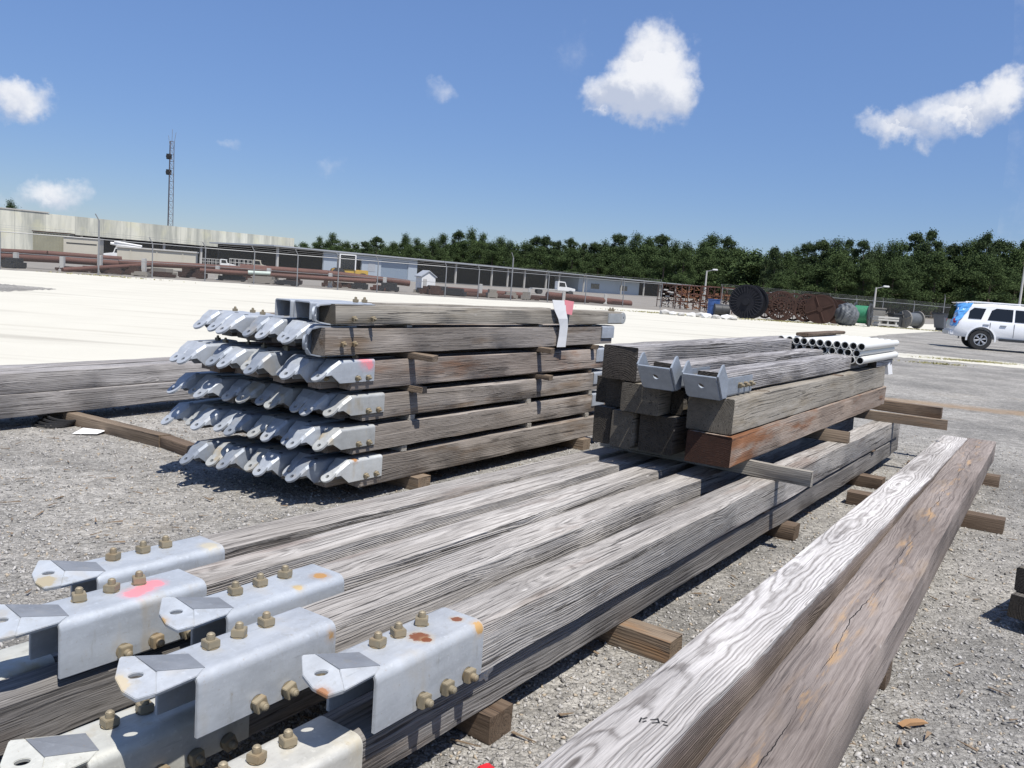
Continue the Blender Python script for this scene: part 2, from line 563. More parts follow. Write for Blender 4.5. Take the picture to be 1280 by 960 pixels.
def plain(name, c, rough=0.6, metal=0.0, var=0.15, scale=3.0, bump=0.0, coat=0.0, spec=0.5):
    m, t = newmat(name)
    n = t.noise(t.obj(), scale, 4, 0.6)
    col = t.mix(n, tuple(max(0, x * (1 - var)) for x in c), tuple(min(1, x * (1 + var)) for x in c))
    t.finish(col, rough, metal, t.bump(n, bump, 0.02) if bump else None, spec, coat)
    return m


def gravel_mat(name, island=False):
    m, t = newmat(name)
    o = t.obj()
    if island:
        r = t.n('ShaderNodeNewGeometry').outputs['Random Per Island']
        rr = t.m('FRACT', t.m('MULTIPLY', r, 17.3))
        col = t.mix(r, (0.18, 0.174, 0.166), (0.52, 0.505, 0.48))
        col = t.mix(t.m('GREATER_THAN', rr, 0.88), col, (0.40, 0.33, 0.24))
        col = t.mix(t.m('LESS_THAN', rr, 0.10), col, (0.10, 0.097, 0.095))
        col = t.mix(t.m('MULTIPLY', t.noise(o, 60, 2), 0.4), col, (0.36, 0.345, 0.32))
        t.finish(col, 0.85, 0, None, 0.3)
        return m
    acc = None
    hh = None
    for sc, wgt in ((42, 0.5), (85, 0.33), (170, 0.2)):
        vn = t.n('ShaderNodeTexVoronoi')
        t.put(vn.inputs['Vector'], o)
        vn.inputs['Scale'].default_value = sc
        c = t.xyz(vn.outputs['Color'])[0]
        v = t.m('MULTIPLY', c, wgt)
        h = t.m('MULTIPLY', vn.outputs['Distance'], -wgt)
        acc = v if acc is None else t.m('ADD', acc, v)
        hh = h if hh is None else t.m('ADD', hh, h)
    gap = t.step(t.voro(o, 42, 'DISTANCE_TO_EDGE'), 0.10, 0.0)
    col = t.mix(acc, (0.165, 0.160, 0.153), (0.44, 0.428, 0.405))
    col = t.mix(t.m('MULTIPLY', gap, 0.5), col, (0.10, 0.095, 0.088))
    big = t.noise(o, 0.55, 5, 0.62)
    col = t.mix(1.0, col, t.mix(t.step(big, 0.3, 0.7), (0.72, 0.715, 0.70), (1.26, 1.24, 1.20)), 'MULTIPLY')
    col = t.mix(1.0, col, t.mix(t.step(t.noise(o, 7.0, 5, 0.7), 0.32, 0.68), (0.80, 0.80, 0.79), (1.18, 1.18, 1.17)), 'MULTIPLY')
    trk = t.noise(t.vm('MULTIPLY', o, (0.22, 1.3, 1)), 1, 4, 0.6)
    col = t.mix(t.m('MULTIPLY', t.step(trk, 0.56, 0.70), 0.3), col, (0.14, 0.135, 0.128))
    tan = t.m('MULTIPLY', t.step(t.noise(o, 0.9, 4, 0.6), 0.56, 0.72), 0.18)
    col = t.mix(tan, col, (0.36, 0.30, 0.22))
    # a rusty streak of clay tracked over the yard, and pale fines
    ox, oy, oz = t.xyz(o)
    c0 = at(1230, 512, 0)
    dx = t.m('SUBTRACT', ox, c0.x)
    dy = t.m('SUBTRACT', t.m('SUBTRACT', oy, c0.y), t.m('MULTIPLY', dx, -0.35))
    n = t.m('SUBTRACT', t.noise(o, 2.5, 5, 0.65), 0.5)
    clay = t.m('MULTIPLY', t.step(t.m('ADD', t.m('ABSOLUTE', dy), n), 0.55, 0.0), t.step(t.m('ABSOLUTE', dx), 2.6, 1.4))
    col = t.mix(t.m('MULTIPLY', clay, 0.55), col, (0.36, 0.235, 0.12))
    t.finish(col, 0.9, 0, t.bump(hh, 0.9, 0.02), 0.25)
    return m


M_GRAVEL = gravel_mat('gravel_ground')
M_STONE = gravel_mat('gravel_stones', True)


def sand_mat():
    m, t = newmat('white_limestone_sand')
    o = t.obj()
    col = t.mix(t.noise(o, 0.35, 6, 0.65), (0.49, 0.472, 0.405), (0.61, 0.59, 0.512))
    tr = t.noise(t.vm('MULTIPLY', o, (0.05, 0.55, 1)), 1, 5, 0.6)
    col = t.mix(t.m('MULTIPLY', t.step(tr, 0.57, 0.72), 0.75), col, (0.33, 0.31, 0.265))
    rut = t.noise(t.vm('MULTIPLY', o, (0.10, 1.6, 1)), 1, 5, 0.65)
    col = t.mix(t.m('MULTIPLY', t.step(rut, 0.54, 0.66), 0.45), col, (0.40, 0.375, 0.315))
    sp = t.noise(o, 9, 4, 0.7)
    col = t.mix(t.m('MULTIPLY', t.step(sp, 0.62, 0.72), 0.3), col, (0.45, 0.42, 0.36))
    t.finish(col, 0.95, 0, t.bump(t.noise(o, 14, 4, 0.7), 0.4, 0.03), 0.1)
    return m


M_SAND = sand_mat()
M_FARGROUND = plain('dull_yard_ground', (0.22, 0.20, 0.17), 0.95, 0, 0.35, 0.4)
M_RUSTP = plain('rusty_pipe', (0.105, 0.045, 0.032), 0.75, 0.1, 0.45, 0.8)
M_RUST = plain('dark_rust', (0.052, 0.026, 0.019), 0.95, 0.1, 0.5, 1.5)
M_ORUST = plain('orange_rust', (0.19, 0.085, 0.042), 0.85, 0.0, 0.5, 1.0)
M_CONC = plain('concrete_post', (0.46, 0.45, 0.42), 0.9, 0, 0.2, 2)
M_GALVP = plain('grey_fence_steel', (0.24, 0.245, 0.25), 0.55, 0.3, 0.15, 3)
M_BLACK = plain('black_rubber', (0.022, 0.022, 0.023), 0.75, 0, 0.2)
M_DARK = plain('near_black_and_shade', (0.018, 0.019, 0.021), 0.9, 0, 0.3)  # near-black; inside bays, doorways and holes it paints in the shade
M_GLASS = plain('dark_tinted_glass', (0.012, 0.014, 0.016), 0.06, 0, 0.1, 3, 0, 0, 0.5)
M_WHITEP = plain('white_car_paint', (0.76, 0.77, 0.78), 0.3, 0, 0.03, 2, 0, 0.6)
M_WHITE = plain('white_paint', (0.72, 0.72, 0.70), 0.6, 0, 0.08, 2)
M_BLUEW = plain('blue_plastic_film', (0.10, 0.33, 0.75), 0.25, 0, 0.45, 9, 0.6)
M_CHROME = plain('alloy_metal', (0.55, 0.56, 0.58), 0.3, 0.8, 0.08)
M_GREYB = plain('grey_blue_panel', (0.36, 0.41, 0.46), 0.7, 0.0, 0.12, 0.4)
M_ROOFM = plain('metal_roofing', (0.42, 0.44, 0.46), 0.5, 0.2, 0.1, 0.3)
M_BEIGE = plain('beige_panel', (0.48, 0.45, 0.37), 0.8, 0, 0.15, 0.5)
M_GREEN = plain('green_cable', (0.03, 0.20, 0.10), 0.6, 0, 0.3, 6)
M_TARP = plain('grey_tarpaulin', (0.10, 0.11, 0.12), 0.6, 0, 0.4, 4, 0.6)
M_BIN = plain('charcoal_plastic', (0.035, 0.038, 0.042), 0.6, 0, 0.2)
M_BLUEB = plain('blue_drum_paint', (0.04, 0.10, 0.28), 0.5, 0, 0.2)
M_RED = plain('red_plastic', (0.55, 0.02, 0.03), 0.5, 0, 0.15)
M_REDM = plain('faded_red_machine', (0.40, 0.07, 0.05), 0.6, 0, 0.2)
M_PVC = plain('white_pvc', (0.66, 0.66, 0.625), 0.4, 0, 0.04)
M_PVCIN = plain('yellowed_pvc', (0.60, 0.56, 0.40), 0.6, 0, 0.1)
M_PAPER = plain('white_paper', (0.78, 0.78, 0.77), 0.7, 0, 0.04, 20)
M_PINKP = plain('pink_marking', PINK, 0.7, 0, 0.05, 20)
M_TIN = plain('crumpled_foil', (0.62, 0.60, 0.58), 0.4, 0.4, 0.35, 60, 0.8)
M_TRUNK = plain('tree_bark', (0.10, 0.075, 0.055), 0.9, 0, 0.4, 2)
M_GRASS = plain('dry_grass_blades', (0.27, 0.25, 0.10), 0.8, 0, 0.4, 8)
M_YEL = plain('dull_yellow_machine', (0.50, 0.32, 0.05), 0.6, 0, 0.2)


def panel_mat():
    m, t = newmat('weathered_concrete_panel')
    o = t.obj()
    st = t.step(t.noise(t.vm('MULTIPLY', o, (0.45, 0.45, 0.05)), 1, 5, 0.7), 0.34, 0.64)
    col = t.mix(st, (0.38, 0.385, 0.335), (0.66, 0.65, 0.55))
    n = t.noise(o, 0.35, 3)
    col = t.mix(t.m('MULTIPLY', t.step(n, 0.5, 0.7), 0.4), col, (0.62, 0.60, 0.40))
    x, y, z = t.xyz(o)
    jt = t.m('LESS_THAN', t.m('FRACT', t.m('MULTIPLY', x, 0.2)), 0.02)
    col = t.mix(t.m('MULTIPLY', jt, 0.5), col, (0.3, 0.3, 0.28))
    t.finish(col, 0.9, 0, None, 0.2)
    return m


M_PANEL = panel_mat()


def leaf_mat(name, a, b):
    m, t = newmat(name)
    o = t.obj()
    rn = t.rnd()
    isl = t.n('ShaderNodeNewGeometry').outputs['Random Per Island']
    n = t.noise(t.vm('ADD', o, t.comb(t.m('MULTIPLY', rn, 90), 0, 0)), 0.35, 3)
    f = t.m('ADD', t.m('MULTIPLY', isl, 0.55), t.m('MULTIPLY', n, 0.5))
    f = t.m('ADD', f, t.m('MULTIPLY', t.m('SUBTRACT', rn, 0.5), 0.3), clamp=True)
    col = t.mix(f, a, b)
    t.finish(col, 0.85, 0, None, 0.08)
    return m


M_LEAF = [leaf_mat('pine_foliage', (0.026, 0.042, 0.022), (0.078, 0.108, 0.046)),
          leaf_mat('broadleaf_foliage', (0.028, 0.047, 0.020), (0.090, 0.128, 0.048))]

# ------------------------------------------------------------------ ground
gm = MB()
gm.add([(-1500, -60, 0), (1500, -60, 0), (1500, 2500, 0), (-1500, 2500, 0)], [(0, 1, 2, 3)])
tag(gm.build('ground', M_GRAVEL), kind='structure')


def sheet(name, mat, near, far, z, jit=0.25, seg=14):
    """a ragged-edged sheet of ground between two lines given in world points"""
    def ragged(line, j):
        out = []
        for a, b in zip(line[:-1], line[1:]):
            k = seg
            for i in range(k):
                p = a.lerp(b, i / k)
                dd = (p.length / 10.0)
                p = p + p.normalized() * random.uniform(-j, j) * min(1.6, dd)
                out.append(p)
        out.append(line[-1])
        return out
    A, B = ragged(near, jit), ragged(far, jit)
    P = A + B[::-1]
    mb = MB()
    mb.add([(p.x, p.y, z) for p in P], [tuple(range(len(P)))])
    return tag(mb.build(name, mat), kind='structure')


NEAR = [at(*q) for q in ((-260, 480), (0, 466), (120, 461), (230, 456), (400, 449), (600, 442), (770, 437), (900, 433), (1000, 429), (1060, 425), (1110, 418), (1200, 413), (1400, 415))]
FARL = [at(*q) for q in ((-260, 318), (0, 337), (120, 344), (190, 348), (256, 352), (371, 359), (471, 366), (597, 374), (731, 381), (860, 391), (1000, 399), (1150, 405), (1400, 408))]
sheet('sand_yard', M_SAND, NEAR, FARL, 0.006)
sheet('sand_strip', M_SAND, [at(*q) for q in ((1090, 444), (1160, 450), (1290, 462), (1450, 474))],
      [at(*q) for q in ((1092, 439), (1160, 444), (1290, 456), (1450, 466))], 0.006, 0.12)
bk = [p * 1.0 for p in FARL]
sheet('back_yard', M_FARGROUND, [p * 1.012 for p in bk], [p * 9 for p in bk], 0.004, 0.3, 10)
ck = [at(*q) for q in ((-60, 366), (0, 362), (60, 361))]
sheet('gravel_patch', M_GRAVEL, [at(*q) for q in ((-60, 368), (0, 365), (40, 363), (70, 362))], [at(*q) for q in ((-60, 352), (0, 355), (30, 358), (70, 361.5))], 0.011, 0.25)

# loose stones over the near yard: uncountable, one mesh
rng = np.random.default_rng(5)
N = 110000
rr = 1.2 + 9.0 * rng.random(N) ** 1.35
aa = rng.uniform(-0.75, 0.78, N)
px_, py_ = rr * np.sin(aa), rr * np.cos(aa)
base = np.array([(1, 0, 0), (-1, 0, 0), (0, 1, 0), (0, -1, 0), (0, 0, 1), (0, 0, -1)], float)
tri = np.array([(0, 2, 4), (2, 1, 4), (1, 3, 4), (3, 0, 4), (2, 0, 5), (1, 2, 5), (3, 1, 5), (0, 3, 5)])
size = (0.003 + 0.0088 * rng.random(N) ** 2.6)[:, None, None]
sh = base[None] * rng.uniform(0.55, 1.35, (N, 6, 1)) * np.stack([rng.uniform(0.7, 1.5, N), rng.uniform(0.6, 1.1, N), rng.uniform(0.45, 0.85, N)], 1)[:, None, :]
sh = sh + rng.normal(0, 0.16, (N, 6, 3))
th = rng.uniform(0, 6.283, N)
c_, s_ = np.cos(th)[:, None], np.sin(th)[:, None]
X = sh[:, :, 0] * c_ - sh[:, :, 1] * s_
Y = sh[:, :, 0] * s_ + sh[:, :, 1] * c_
til = rng.normal(0, 0.35, N)[:, None]
Z = sh[:, :, 2] + X * til
V = np.stack([X, Y, Z], 2) * size
V[:, :, 0] += px_[:, None]
V[:, :, 1] += py_[:, None]
V[:, :, 2] += size[:, :, 0] * 0.22
me = bpy.data.meshes.new('gravel_stones')
me.vertices.add(N * 6)
me.vertices.foreach_set('co', V.reshape(-1).astype(np.float32))
FT = (tri[None] + (np.arange(N) * 6)[:, None, None]).reshape(-1)
me.loops.add(len(FT))
me.loops.foreach_set('vertex_index', FT.astype(np.int32))
me.polygons.add(N * 8)
me.polygons.foreach_set('loop_start', (np.arange(N * 8) * 3).astype(np.int32))
me.update(calc_edges=True)
me.materials.append(M_STONE)
tag(link('gravel_stones', me), 'loose crushed grey stones lying over the near yard', 'gravel', kind='stuff')


# ------------------------------------------------------------------ timbers
def beam_mesh(L, w, h, mat, seed=0, ch=0.006, bow=0.004, name='beam'):
    """squared timber along +X from 0 to L, centred on y, standing on z = 0"""
    rd = random.Random(seed)
    n = max(4, int(L / 0.16))
    mb = MB()
    prof = [(-w / 2 + ch, 0), (w / 2 - ch, 0), (w / 2, ch), (w / 2, h - ch), (w / 2 - ch, h), (-w / 2 + ch, h), (-w / 2, h - ch), (-w / 2, ch)]
    b1, b2 = rd.uniform(-bow, bow), rd.uniform(-bow, bow) * 0.3
    k = len(prof)
    off = [[0, 0] for _ in prof]
    for i in range(n + 1):
        x = L * i / n
        s = math.sin(math.pi * i / n)
        for j, (y, z) in enumerate(prof):
            off[j][0] = off[j][0] * 0.75 + rd.gauss(0, 0.0016)
            off[j][1] = off[j][1] * 0.75 + rd.gauss(0, 0.0016)
            xx = x + (rd.gauss(0, 0.0025) if i in (0, n) else 0)
            zz = z + off[j][1] + b2 * s
            mb.v.append((xx, y + off[j][0] + b1 * s, max(zz, 0.0) if z == 0 else zz))
    for i in range(n):
        for j in range(k):
            a, b = i * k + j, i * k + (j + 1) % k
            mb.f.append((a, b, b + k, a + k))
    mb.f.append(tuple(range(k))[::-1])
    mb.f.append(tuple(n * k + j for j in range(k)))
    return mb.mesh(name, mat, smooth=True)


class Frame:
    """a stack's own ground frame: x along the timbers (away), y to the left, yaw clockwise from +Y"""
    def __init__(self, o, yaw):
        self.o = Vector((o[0], o[1], 0))
        self.rz = math.pi / 2 - R(yaw)
        self.u = Vector((math.sin(R(yaw)), math.cos(R(yaw)), 0))
        self.v = Vector((-self.u.y, self.u.x, 0))

    def w(self, x, y, z=0.0):
        p = self.o + self.u * x + self.v * y
        return Vector((p.x, p.y, z))

    def loc(self, p):
        d = p - self.o
        return d.dot(self.u), d.dot(self.v)


SEED = [0]


def timber(fr, x0, x1, y, z, w_, h_, mat, name, label, cat, group=None, drz=0.0, parts=False, bow=0.004):
    """a squared timber; with parts it is an Empty with a child mesh named beam"""
    SEED[0] += 1
    me = beam_mesh(x1 - x0, w_, h_, mat, SEED[0], bow=bow)
    p = fr.w(x0, y, z)
    if parts:
        r = thing(name, label, cat, p, fr.rz + drz, group)
        link('beam', me, r)
        return r
    o = link(name, me, None, p)
    o.rotation_euler = (0, 0, fr.rz + drz)
    return tag(o, label, cat, group)


def cross_board(fr, x, y0, y1, z, w_, h_, mat, name, label, cat, group=None, drz=0.0):
    """a board lying across a stack, from lateral y0 (right) to y1 (left)"""
    SEED[0] += 1
    me = beam_mesh(y1 - y0, w_, h_, mat, SEED[0] + 900, ch=0.003, bow=0.002, name=name)
    o = link(name, me, None, fr.w(x, y0, z))
    o.rotation_euler = (0, 0, fr.rz + math.pi / 2 + drz)
    return tag(o, label, cat, group)


def u_profile(W, d, rc, t):
    """inverted U section (y,z), web top at z=0: outer and inner outlines"""
    def arc(r, o, s):
        pts = []
        for i in range(6):
            a = math.pi / 2 * i / 5
            pts.append((o - r + r * math.cos(a) if s > 0 else -o + r - r * math.cos(a), -rr0 + r * math.sin(a)))
        return pts
    out, inn = [], []
    for sgn in (1, -1):
        o_, i_ = [], []
        for i in range(7):
            a = math.pi / 2 * i / 6
            o_.append((sgn * (W / 2 - rc + rc * math.cos(a)), -rc + rc * math.sin(a)))
            i_.append((sgn * (W / 2 - rc + (rc - t) * math.cos(a)), -rc + (rc - t) * math.sin(a)))
        o_ = [(sgn * W / 2, -d)] + o_
        i_ = [(sgn * (W / 2 - t), -d)] + i_
        if sgn < 0:
            o_, i_ = o_[::-1], i_[::-1]
        out += o_
        inn += i_
    return out, inn


def cap(mb, xa, xb, W, d, rc, t, M=None, skew=0.0):
    out, inn = u_profile(W, d, rc, t)
    k = len(out)
    vs = []
    for x in (xa, xb):
        vs += [(x + (skew * z if x == xa else 0), y, z) for y, z in out] + [(x + (skew * z if x == xa else 0), y, z) for y, z in inn]
    fs = []
    for i in range(k - 1):
        fs += [(i, i + 1, 2 * k + i + 1, 2 * k + i), (k + i, 3 * k + i, 3 * k + i + 1, k + i + 1),
               (i, k + i, k + i + 1, i + 1), (2 * k + i, 2 * k + i + 1, 3 * k + i + 1, 3 * k + i)]
    fs += [(0, 2 * k, 3 * k, k), (k - 1, 2 * k - 1, 4 * k - 1, 3 * k - 1)]
    mb.add(vs, fs, M)


def bolt_mesh(s=0.017, nut=0.019, stud=0.016):
    mb = MB()
    mb.cyl((0, 0, 0), (0, 0, 0.003), s * 1.25, n=14)
    mb.box(-s, s, -s, s, 0.003, 0.003 + nut)
    mb.cyl((0, 0, nut), (0, 0, nut + stud), s * 0.62, n=12)
    mb.cyl((0, 0, nut + stud), (0, 0, nut + stud + s * 0.25), s * 0.62, s * 0.3, n=12)
    return mb.mesh('bolt', M_BOLT, True, 0.0025)


BOLT = bolt_mesh()
BOLT_S = bolt_mesh(0.013, 0.016, 0.014)


def add_bolt(parent, me, p, axis, rot):
    o = link('bolt', me, parent, p)
    q = Vector(axis).to_track_quat('Z', 'Y') @ Matrix.Rotation(rot, 4, 'Z').to_quaternion()
    o.rotation_euler = q.to_euler()
    return o


def bracket_near(parent, W, H, L, mat, t=0.011):
    """saddle bracket with pressed tongue; local: timber end x = 0.02, top of cap z = H"""
    mb = MB()
    T = Matrix.Translation((0, 0, H))
    cap(mb, 0.0, L, W, H * 0.94, 0.028, t, T)
    y0 = -W / 2                                   # right (near) side
    def P(x, y, z):
        return (x, y0 + y, H + z)
    q = {'A0': P(0.002, 0.008, -0.003), 'P2': P(0.034, 0.024, 0.0015), 'P1': P(0.050, 0.112, 0.0015),
         'P3': P(-0.070, 0.056, 0.019), 'P4': P(-0.074, 0.132, 0.031), 'L0': P(-0.107, 0.002, -0.003),
         'E3': P(-0.146, 0.014, -0.001), 'E3b': P(-0.153, 0.056, 0.004), 'E2': P(-0.142, 0.102, 0.014),
         'E1': P(-0.102, 0.152, 0.032), 'L1': P(-0.066, 0.158, 0.020), 'A1': P(0.002, 0.155, -0.003)}
    mb.plate([q[k] for k in ('A0', 'L0', 'P3', 'P2')], -t)
    mb.plate([q[k] for k in ('P1', 'P4', 'L1', 'A1')], -t)
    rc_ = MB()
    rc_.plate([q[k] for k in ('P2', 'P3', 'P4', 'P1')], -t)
    mb.plate([q[k] for k in ('P4', 'E1', 'L1')], -t)
    ring_ = [Vector(q[k]) for k in ('P3', 'P4', 'E1', 'E2', 'E3b', 'E3', 'L0')]
    c = Vector(P(-0.107, 0.078, 0.0145))
    nrm = Vector((0, 0, 0))
    for i in range(len(ring_)):
        nrm += (ring_[i] - c).cross(ring_[(i + 1) % len(ring_)] - c)
    if nrm.z < 0:
        ring_ = ring_[::-1]
    mb.holed(ring_, c, 0.016, t, 24, 0.55)
    o_ = mb.build('end_bracket', mat, parent, True, 0.0015)
    rc_.build('pressed_ramp', M_RAMP_SHADE, o_)  # ramp face, darkened by colour to look shaded
    return o_


def bracket_far(W, H, mat, roll=0.0, L=0.27, name='end_bracket'):
    """saddle bracket with beak and holed lug, centred on the timber section; cap over x 0..L"""
    mb = MB()
    t = 0.007
    d = H * 0.72
    tm = MB()
    cap(tm, 0.0, L, W, d, 0.018, t)
    secs = []
    for x, wd, zt, dp in ((0.0, W, 0.0, d), (-0.055, W * 0.86, -0.035, 0.045), (-0.085, 0.082, -0.066, 0.02)):
        rc = 0.014
        secs.append([(x, -wd / 2, zt - dp), (x, -wd / 2, zt - rc), (x, -wd / 2 + rc, zt), (x, wd / 2 - rc, zt), (x, wd / 2, zt - rc), (x, wd / 2, zt - dp)])
    for a, b in zip(secs[:-1], secs[1:]):
        for i in range(5):
            tm.plate([a[i], a[i + 1], b[i + 1], b[i]], t)
    # lug
    hw = 0.040
    dirx, dirz = -0.80, -0.60
    st = Vector((-0.082, 0, -0.064))
    e = Vector((dirx, 0, dirz))
    pts = [st + Vector((0, -hw, 0)), st + Vector((0, hw, 0))]
    for i in range(9):
        a = math.pi / 2 - math.pi * i / 8
        pts.append(st + e * (0.036 + hw * math.cos(a)) + Vector((0, hw * math.sin(a), 0)))
    n_ = (pts[1] - pts[0]).cross(pts[2] - pts[0])
    if n_.z < 0:
        pts = pts[::-1]
    tm.holed(pts, st + e * 0.036, 0.0125, 0.012, 16)
    M = Matrix.Rotation(roll, 4, 'X') @ Matrix.Translation((0, 0, H / 2 + 0.004))
    mb.add(tm.v, tm.f, M)
    return mb.mesh(name, mat, True, 0.0)


# ---- near stack: five braces over five
A5o = at(471.6, 842, 0.40)
FA = Frame(A5o, 34.6)
GA = [galv('galvanised_bracket_rusty_end', (0.43, 0.46, 0.49), 0.0, [(0.39, -0.05, 0.165, 0.03, (0.55, 0.50, 0.38)), (-0.13, -0.04, 0.17, 0.03, (0.42, 0.36, 0.24))], stain_amt=0.2),
      galv('galvanised_bracket_pink', (0.42, 0.45, 0.48), 0.0, [(0.27, -0.015, 0.165, 0.03, PINK), (0.31, 0.0, 0.165, 0.03, PINK), (0.23, -0.03, 0.165, 0.03, PINK)], stain_amt=0.45),
      galv('galvanised_bracket_orange_corner', (0.43, 0.46, 0.49), 0.0, [(0.37, -0.035, 0.165, 0.025, (0.50, 0.27, 0.09)), (0.26, -0.06, 0.165, 0.015, (0.55, 0.42, 0.22)), (-0.16, -0.01, 0.17, 0.02, (0.45, 0.30, 0.14))], stain_amt=0.15),
      galv('galvanised_bracket_clean', (0.435, 0.46, 0.485), 0.0, [(0.41, -0.07, 0.13, 0.018, (0.5, 0.3, 0.12)), (-0.155, 0.0, 0.17, 0.035, (0.55, 0.47, 0.33))], stain_amt=0.2),
      galv('galvanised_bracket_rust_spots', (0.445, 0.465, 0.48), 0.0, [(0.225, -0.020, 0.165, 0.030, 'rust'), (0.225, -0.045, 0.165, 0.016, 'rust'), (0.385, -0.018, 0.165, 0.018, 'rust'), (0.41, -0.075, 0.15, 0.02, (0.55, 0.33, 0.12)), (-0.15, -0.055, 0.16, 0.02, (0.38, 0.18, 0.08))], stain_amt=0.25)]
labA = ['grey brace timber at the far left of the low stack, bracket pale with rusty tip',
        'grey brace timber whose end bracket carries a pink paint mark, second from left',
        'grey brace timber with orange stained bracket corner, between pink-marked and clean brackets',
        'grey brace timber with clean bracket, beside the one with rust spots',
        'grey brace timber at the right edge with two rust spots on its bracket']
archA = [(123, 720), (75, 778), (285.7, 767.4), (248, 845), (471.6, 842)]
yawA = [1.6, 0.6, -0.2, -0.5, -0.3]
WA, HA, ZA = 0.150, 0.163, 0.235
GRPA = 'bracketed brace timbers in the low near stack'
for i in range(5):
    x, y = FA.loc(at(*archA[i], 0.40))
    L = 6.45 + random.uniform(-0.1, 0.1)
    drz = -R(yawA[i])
    # y of the arch is the right edge of the cap
    fr = Frame(FA.w(x, y, 0), 34.6 + yawA[i])
    r = timber(fr, 0.0, L, 0.083, ZA, WA, 0.155, W_A, 'brace_timber', labA[i], 'brace', GRPA, parts=True)
    r.children[0].location = (0.17, 0, 0)
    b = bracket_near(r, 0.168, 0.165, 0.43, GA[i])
    for k, bx in enumerate((0.105, 0.195, 0.285)):
        add_bolt(b, BOLT, (bx + random.uniform(-0.006, 0.006), 0.022 + 0.004 * k, 0.164), (0, 0, 1), random.uniform(-0.5, 0.9))
    for bx in (0.17, 0.265, 0.36):
        add_bolt(b, BOLT, (bx, -0.083, 0.034), (0, -1, 0), random.uniform(-0.4, 0.4))
# lower layer
farB = [(70, 822), (-60, 905), (235, 905), (462, 925)]
gl = [galv('stained_lower_bracket', (0.53, 0.53, 0.48), 0.1, stain=(0.45, 0.36, 0.20), stain_amt=0.7),
      galv('stained_lower_bracket_pale', (0.56, 0.55, 0.50), 0.15, [(0.0, -0.06, 0.14, 0.03, (0.42, 0.30, 0.15))], stain=(0.5, 0.42, 0.26), stain_amt=0.6)]
labL = ['lower brace timber under the pink-marked one, bracket stained yellow',
        'lower brace timber at the near left corner, mostly cut by the photo edge',
        'lower brace timber with pale stained bracket nearest the camera',
        'lower brace timber at the right, bracket half hidden under the rust-spotted one']
for i in range(4):
    x, y = FA.loc(at(*farB[i], 0.225))
    fr = Frame(FA.w(x - 0.43, y, 0), 34.6 + (-0.3, 0.2, 0.3, 0.0)[i])
    if i == 3:
        fr = Frame(FA.w(x - 0.43, y + 0.02, 0), 34.6)
    if i == 2:
        x, y = FA.loc(at(112, 952, 0.225))
        fr = Frame(FA.w(x, y, 0), 34.8)
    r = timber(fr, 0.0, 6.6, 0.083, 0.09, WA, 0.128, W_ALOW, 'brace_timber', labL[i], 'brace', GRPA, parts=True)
    r.children[0].location = (0.17, 0, 0)
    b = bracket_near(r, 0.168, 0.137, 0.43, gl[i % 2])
    for k, bx in enumerate((0.105, 0.195, 0.285)):
        add_bolt(b, BOLT, (bx, 0.022, 0.136), (0, 0, 1), random.uniform(-0.5, 0.9))
    for bx in (0.17, 0.265, 0.36):
        add_bolt(b, BOLT, (bx, -0.083, 0.03), (0, -1, 0), random.uniform(-0.4, 0.4))
# the dark lower timber on the right flank of the stack, set back under the upper one
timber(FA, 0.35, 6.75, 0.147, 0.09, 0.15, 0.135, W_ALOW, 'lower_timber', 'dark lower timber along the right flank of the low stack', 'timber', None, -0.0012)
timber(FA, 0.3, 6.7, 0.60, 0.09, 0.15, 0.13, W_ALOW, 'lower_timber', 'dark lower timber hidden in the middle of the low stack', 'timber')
spacer_lab = ['thin spacer board between the layers of the low stack near its brackets', 'thin spacer board between the layers of the low stack at its middle', 'thin spacer board between the layers of the low stack at its far end']
# (upper layer sits 8 mm above the lower one on thin battens)
for k, x in enumerate((0.9, 3.0, 5.6)):
    cross_board(FA, x, 0.03, 1.10, 0.2262, 0.09, 0.0085, W_DUN, 'spacer_batten', spacer_lab[k], 'batten', 'thin battens in the low stack')
for k, x in enumerate((0.55, 1.42, 3.4, 5.3)):
    lab = ['square block under the near end of the low stack', 'brown block sticking out from under the low stack toward the bleached beam',
           'block under the middle of the low stack', 'block under the far end of the low stack'][k]
    cross_board(FA, x, (0.0, -0.17, -0.03, -0.12)[k], 1.15, 0.0, 0.11, 0.088, W_TAN if k == 1 else W_DUN, 'dunnage_block', lab, 'dunnage', 'dunnage under the low stack')
# crumpled foil caught on the lower timber
bmf = bmesh.new()
bmesh.ops.create_icosphere(bmf, subdivisions=3, radius=0.035)
for v in bmf.verts:
    f_ = 1 + 0.35 * math.sin(v.co.x * 190 + v.co.z * 120) * math.cos(v.co.y * 160)
    v.co = Vector((v.co.x * 1.1 * f_, v.co.y * 0.4, v.co.z * 1.05 * f_))
mf = bpy.data.meshes.new('foil')
bmf.to_mesh(mf)
bmf.free()
mf.materials.append(M_TIN)
of = link('crumpled_foil', mf, None, FA.w(0.50, 0.045, 0.215))
of.rotation_euler = (0, 0, FA.rz)
tag(of, 'crumpled pale foil caught between the right timbers of the low stack', 'litter')

